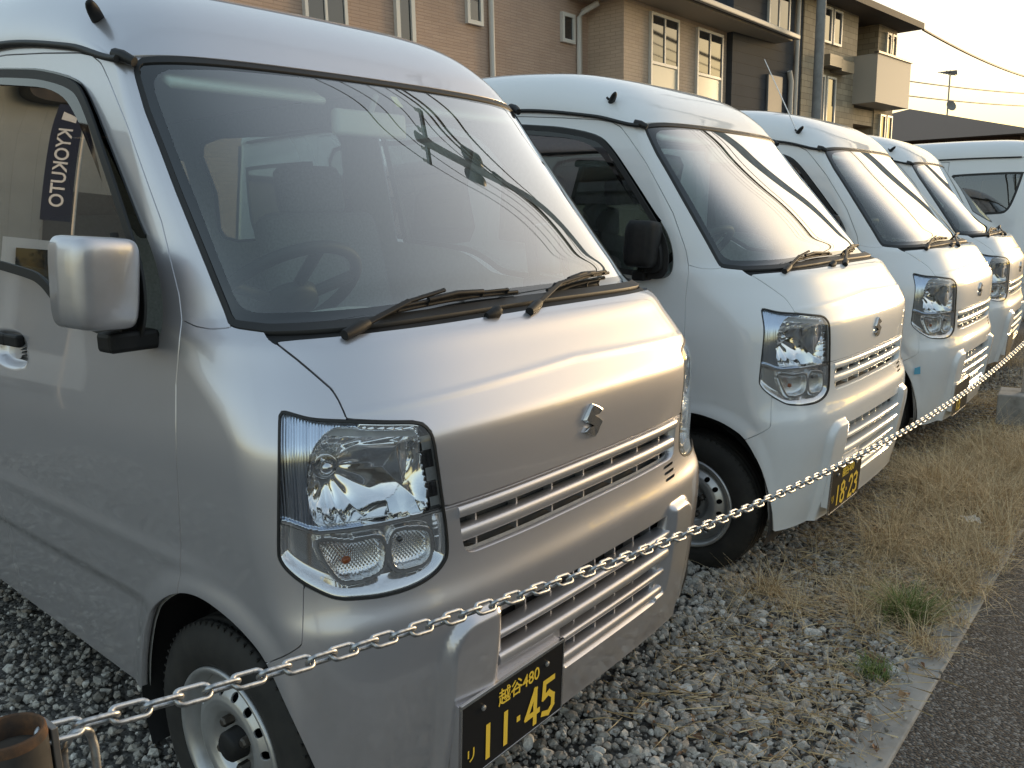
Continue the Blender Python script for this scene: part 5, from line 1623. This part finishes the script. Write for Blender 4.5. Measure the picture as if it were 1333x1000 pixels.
def wire(name, a, b, sag, r, lab, grp, n=40):
    a, b = Vector(a), Vector(b)
    pts = []
    for i in range(n + 1):
        t = i / n
        p = a.lerp(b, t); p.z -= sag * 4 * t * (1 - t); pts.append(p)
    o = MB().tube(pts, r, 5).obj(name, WIRE)
    tag(o, lab, 'cable', grp)
G = 'overhead cables along the road'
for i, (y, z, r, sag) in enumerate([(.12, 8.9, .075, .5), (.30, 8.3, .022, .4), (-.14, 8.1, .018, .4), (-.4, 11.45, .011, .5), (-.15, 11.45, .011, .5), (.15, 11.45, .011, .5), (.4, 11.45, .011, .5)]):
    nm = ['thick low cable bundle', 'thin cable just below the bundle', 'thinnest low cable on the road side', 'outermost top wire towards the road', 'second top wire towards the road', 'third top wire over the lot', 'innermost top wire over the lot'][i]
    wire('overhead_cable', (10.0, .45 + y, z), (46, -5.3 + y, z), sag, r, nm + ' running away beyond the utility pole', G)
    wire('overhead_cable', (-26, 6.2 + y, z), (10.0, .45 + y, z), sag * 1.1, r * (1 if i else .35), nm + ' passing over the silver van', G)
H = 'wires in the sky at the right'
wire('sky_wire', (25.2, 5.78, 6.2), (60, 4.0, 8.3), .8, .035, 'thick dark wire leaving the apartment eave', H)
wire('sky_wire', (24, 9, 10.4), (80, 4, 15.5), .8, .034, 'uppermost thin wire in the pale sky', H)
wire('sky_wire', (30, 12, 6.8), (80, 6, 9.6), .5, .03, 'thin wire passing the roof aerial high up', H)
wire('sky_wire', (30, 12, 6.2), (80, 6, 8.8), .5, .03, 'thin wire passing the roof aerial lower down', H)
wire('sky_wire', (30, 12, 5.4), (80, 6, 7.2), .5, .03, 'lowest thin wire just above the brown roof', H)

# ------------------------------------------------------------------ across the road and to the left: what the paint and glass mirror
TRUNK = mat('bark', (.09, .07, .05), .9)
LEAFG = island_mat('tree_leaf', [(.03, .04, .012), (.055, .065, .02), (.09, .085, .03)])
def tree_meshes(seed, h, rad):
    r = np.random.default_rng(seed)
    t = MB()
    t.tube([(0, 0, 0), (.05, .02, h * .25), (-.03, .05, h * .5), (.02, 0, h * .8)], [.22, .17, .12, .04], 8)
    cent = []
    for k in range(16):
        a = r.uniform(0, 6.28); e = r.uniform(.2, 1.0); L = rad * r.uniform(.5, 1.0)
        z0 = h * r.uniform(.3, .7)
        tip = (math.cos(a) * L * math.cos(e), math.sin(a) * L * math.cos(e), z0 + L * math.sin(e) * 1.1)
        t.tube([(0, 0, z0), (tip[0] * .5, tip[1] * .5, z0 + (tip[2] - z0) * .55), tip], [.07, .045, .015], 6)
        cent.append(tip)
    cent = np.array(cent)
    n = 5200
    c = cent[r.integers(0, len(cent), n)]
    P = c + r.normal(0, rad * .20, (n, 3))
    d1 = r.normal(size=(n, 3)); d1 /= np.linalg.norm(d1, axis=1, keepdims=True)
    d2 = np.cross(d1, r.normal(size=(n, 3))); d2 /= np.linalg.norm(d2, axis=1, keepdims=True)
    s = r.uniform(.05, .11, (n, 1))
    V = np.stack([P - d1 * s, P + d2 * s * .6, P + d1 * s, P - d2 * s * .6], 1).reshape(-1, 3)
    F = np.arange(n * 4).reshape(n, 4)
    a = t.mesh('trunk'); a.materials.append(TRUNK)
    b = mesh_np('crown', V, F, None, False); b.materials.append(LEAFG)
    return a, b
TM = [tree_meshes(3, 4.6, 1.9), tree_meshes(9, 3.6, 1.6)]
for i, (x, y, s, k) in enumerate([(9, -13, .95, 0), (13.5, -14, 1.05, 1), (19, -12.5, .9, 0), (25, -13.5, 1.1, 1), (32, -12.5, 1.0, 0), (3, -15, 1.0, 1), (40, -14, 1.1, 0)]):
    t = empty('roadside_tree', (x, y, 0), i * 1.3); t.scale = (s, s, s)
    tag(t, ['bushy tree', 'round low tree', 'thin tree', 'broad tree', 'tall tree', 'low tree', 'farthest tree'][i] + ' across the road, mirrored in the van paint', 'tree', 'trees across the road')
    link('trunk', TM[k][0], t); link('crown', TM[k][1], t)
h1 = empty('grey_house', (16, -22, 0))
tag(h1, 'pale grey house with tiled roof across the road, mirrored in the bonnets', 'house')
MB().b2((-6, -4, 0), (6, 4, 3.2)).obj('wall', mat('pale_render', (.42, .40, .37), .8), h1)
rf = MB(); rf.add([(-6.8, -4.8, 3.1), (6.8, -4.8, 3.1), (6.8, 4.8, 3.1), (-6.8, 4.8, 3.1), (-3, 0, 4.9), (3, 0, 4.9)], [(0, 1, 5, 4), (1, 2, 5), (2, 3, 4, 5), (3, 0, 4), (0, 3, 2, 1)]); rf.obj('roof', ROOFB, h1)
h2 = empty('dark_house', (-2, -19, 0))
tag(h2, 'dark timber house across the road behind the photographer', 'house')
MB().b2((-6, -4, 0), (6, 4, 3.4)).obj('wall', mat('dark_render', (.12, .10, .085), .8), h2)
rf = MB(); rf.add([(-6.8, -4.8, 3.3), (6.8, -4.8, 3.3), (6.8, 4.8, 3.3), (-6.8, 4.8, 3.3), (-3, 0, 5.0), (3, 0, 5.0)], [(0, 1, 5, 4), (1, 2, 5), (2, 3, 4, 5), (3, 0, 4), (0, 3, 2, 1)]); rf.obj('roof', ROOFB, h2)

wh = empty('workshop', (-10.5, 21, 0), R(24))
tag(wh, 'beige corrugated workshop mirrored in the side window of the silver van', 'workshop')
MB().b2((-9, 0, 0), (9, 8, 6.2)).obj('wall', siding('beige_sheet', (.33, .35, .35), (.34, .36, .36), (.30, .32, .32), .5, 9.0), wh)
MB().b2((-3, -.05, 0), (1.5, 0, 3.6)).obj('shutter_door', mat('shutter_dark', (.10, .10, .105), .6), wh)
MB().b2((-9.3, -.6, 6.2), (9.3, 8.3, 6.45)).obj('roof', ROOFB, wh)
bn = empty('banner_sign', (-3.90, 8.50, 0), R(24))
tag(bn, 'dark blue upright banner with white letters mirrored in the silver van window', 'banner')
MB().tube([(-.16, .02, 0), (-.16, .02, 3.35)], .016, 8).obj('banner_pole', DOWN, bn)
MB().b2((-.13, 0, 1.85), (.16, .012, 3.3)).obj('banner_cloth', mat('banner_navy', (.008, .014, .045), .7), bn)
tm = text_mesh('KYOKUTO', .195, .002, .003)
t = link('banner_text', tm, bn, mat('banner_white', (.75, .76, .78), .6)); t.rotation_euler = (R(90), R(90), 0); t.location = (.015, -.004, 2.48)
lg = MB(); lg.add([(-.06, -.006, 3.03), (.09, -.006, 3.07), (.09, -.006, 3.19), (-.06, -.006, 3.11)], [(0, 1, 2, 3)]); lg.obj('banner_logo', MATS['banner_white'], bn)
tk = empty('kei_truck', (-6.5, 13.2, 0), R(-69))
tag(tk, 'small white truck mirrored in the side window of the silver van', 'truck')
MB().add([(-.72, 0, .45), (.72, 0, .45), (.72, 1.3, .45), (-.72, 1.3, .45), (-.72, .02, 1.0), (.72, .02, 1.0), (-.66, .42, 1.8), (.66, .42, 1.8), (-.66, 1.28, 1.82), (.66, 1.28, 1.82)],
         [(0, 1, 5, 4), (4, 5, 7, 6), (6, 7, 9, 8), (0, 4, 6, 8, 3), (1, 2, 9, 7, 5), (3, 8, 9, 2), (0, 3, 2, 1)]).obj('cab', mat('truck_white', (.75, .75, .74), .4, coat=.6), tk)
MB().add([(-.6, .08, 1.08), (.6, .08, 1.08), (.57, .38, 1.70), (-.57, .38, 1.70)], [(0, 1, 2, 3)]).obj('windscreen', PANE, tk).location = (0, -.02, .02)
for sg in (-1, 1): MB().b2((sg * .71, .35, 1.05), (sg * .735, 1.1, 1.65)).obj('side_window', PANE, tk)
cb_ = MB(); cb_.b2((-.72, 1.35, .6), (.72, 3.3, .68)); cb_.b2((-.72, 1.35, .68), (-.69, 3.3, 1.0)); cb_.b2((.69, 1.35, .68), (.72, 3.3, 1.0)); cb_.b2((-.69, 3.27, .68), (.69, 3.3, 1.0)); cb_.obj('cargo_bed', MATS['truck_white'], tk)
for sg in (-1, 1):
    for y in (.62, 2.6): MB().revolve([(-.07, 0), (-.07, .22), (-.05, .265), (.05, .265), (.07, .22), (.07, 0)], 'x', (sg * .64, y, .265), 24).obj('wheel', TYRE, tk)
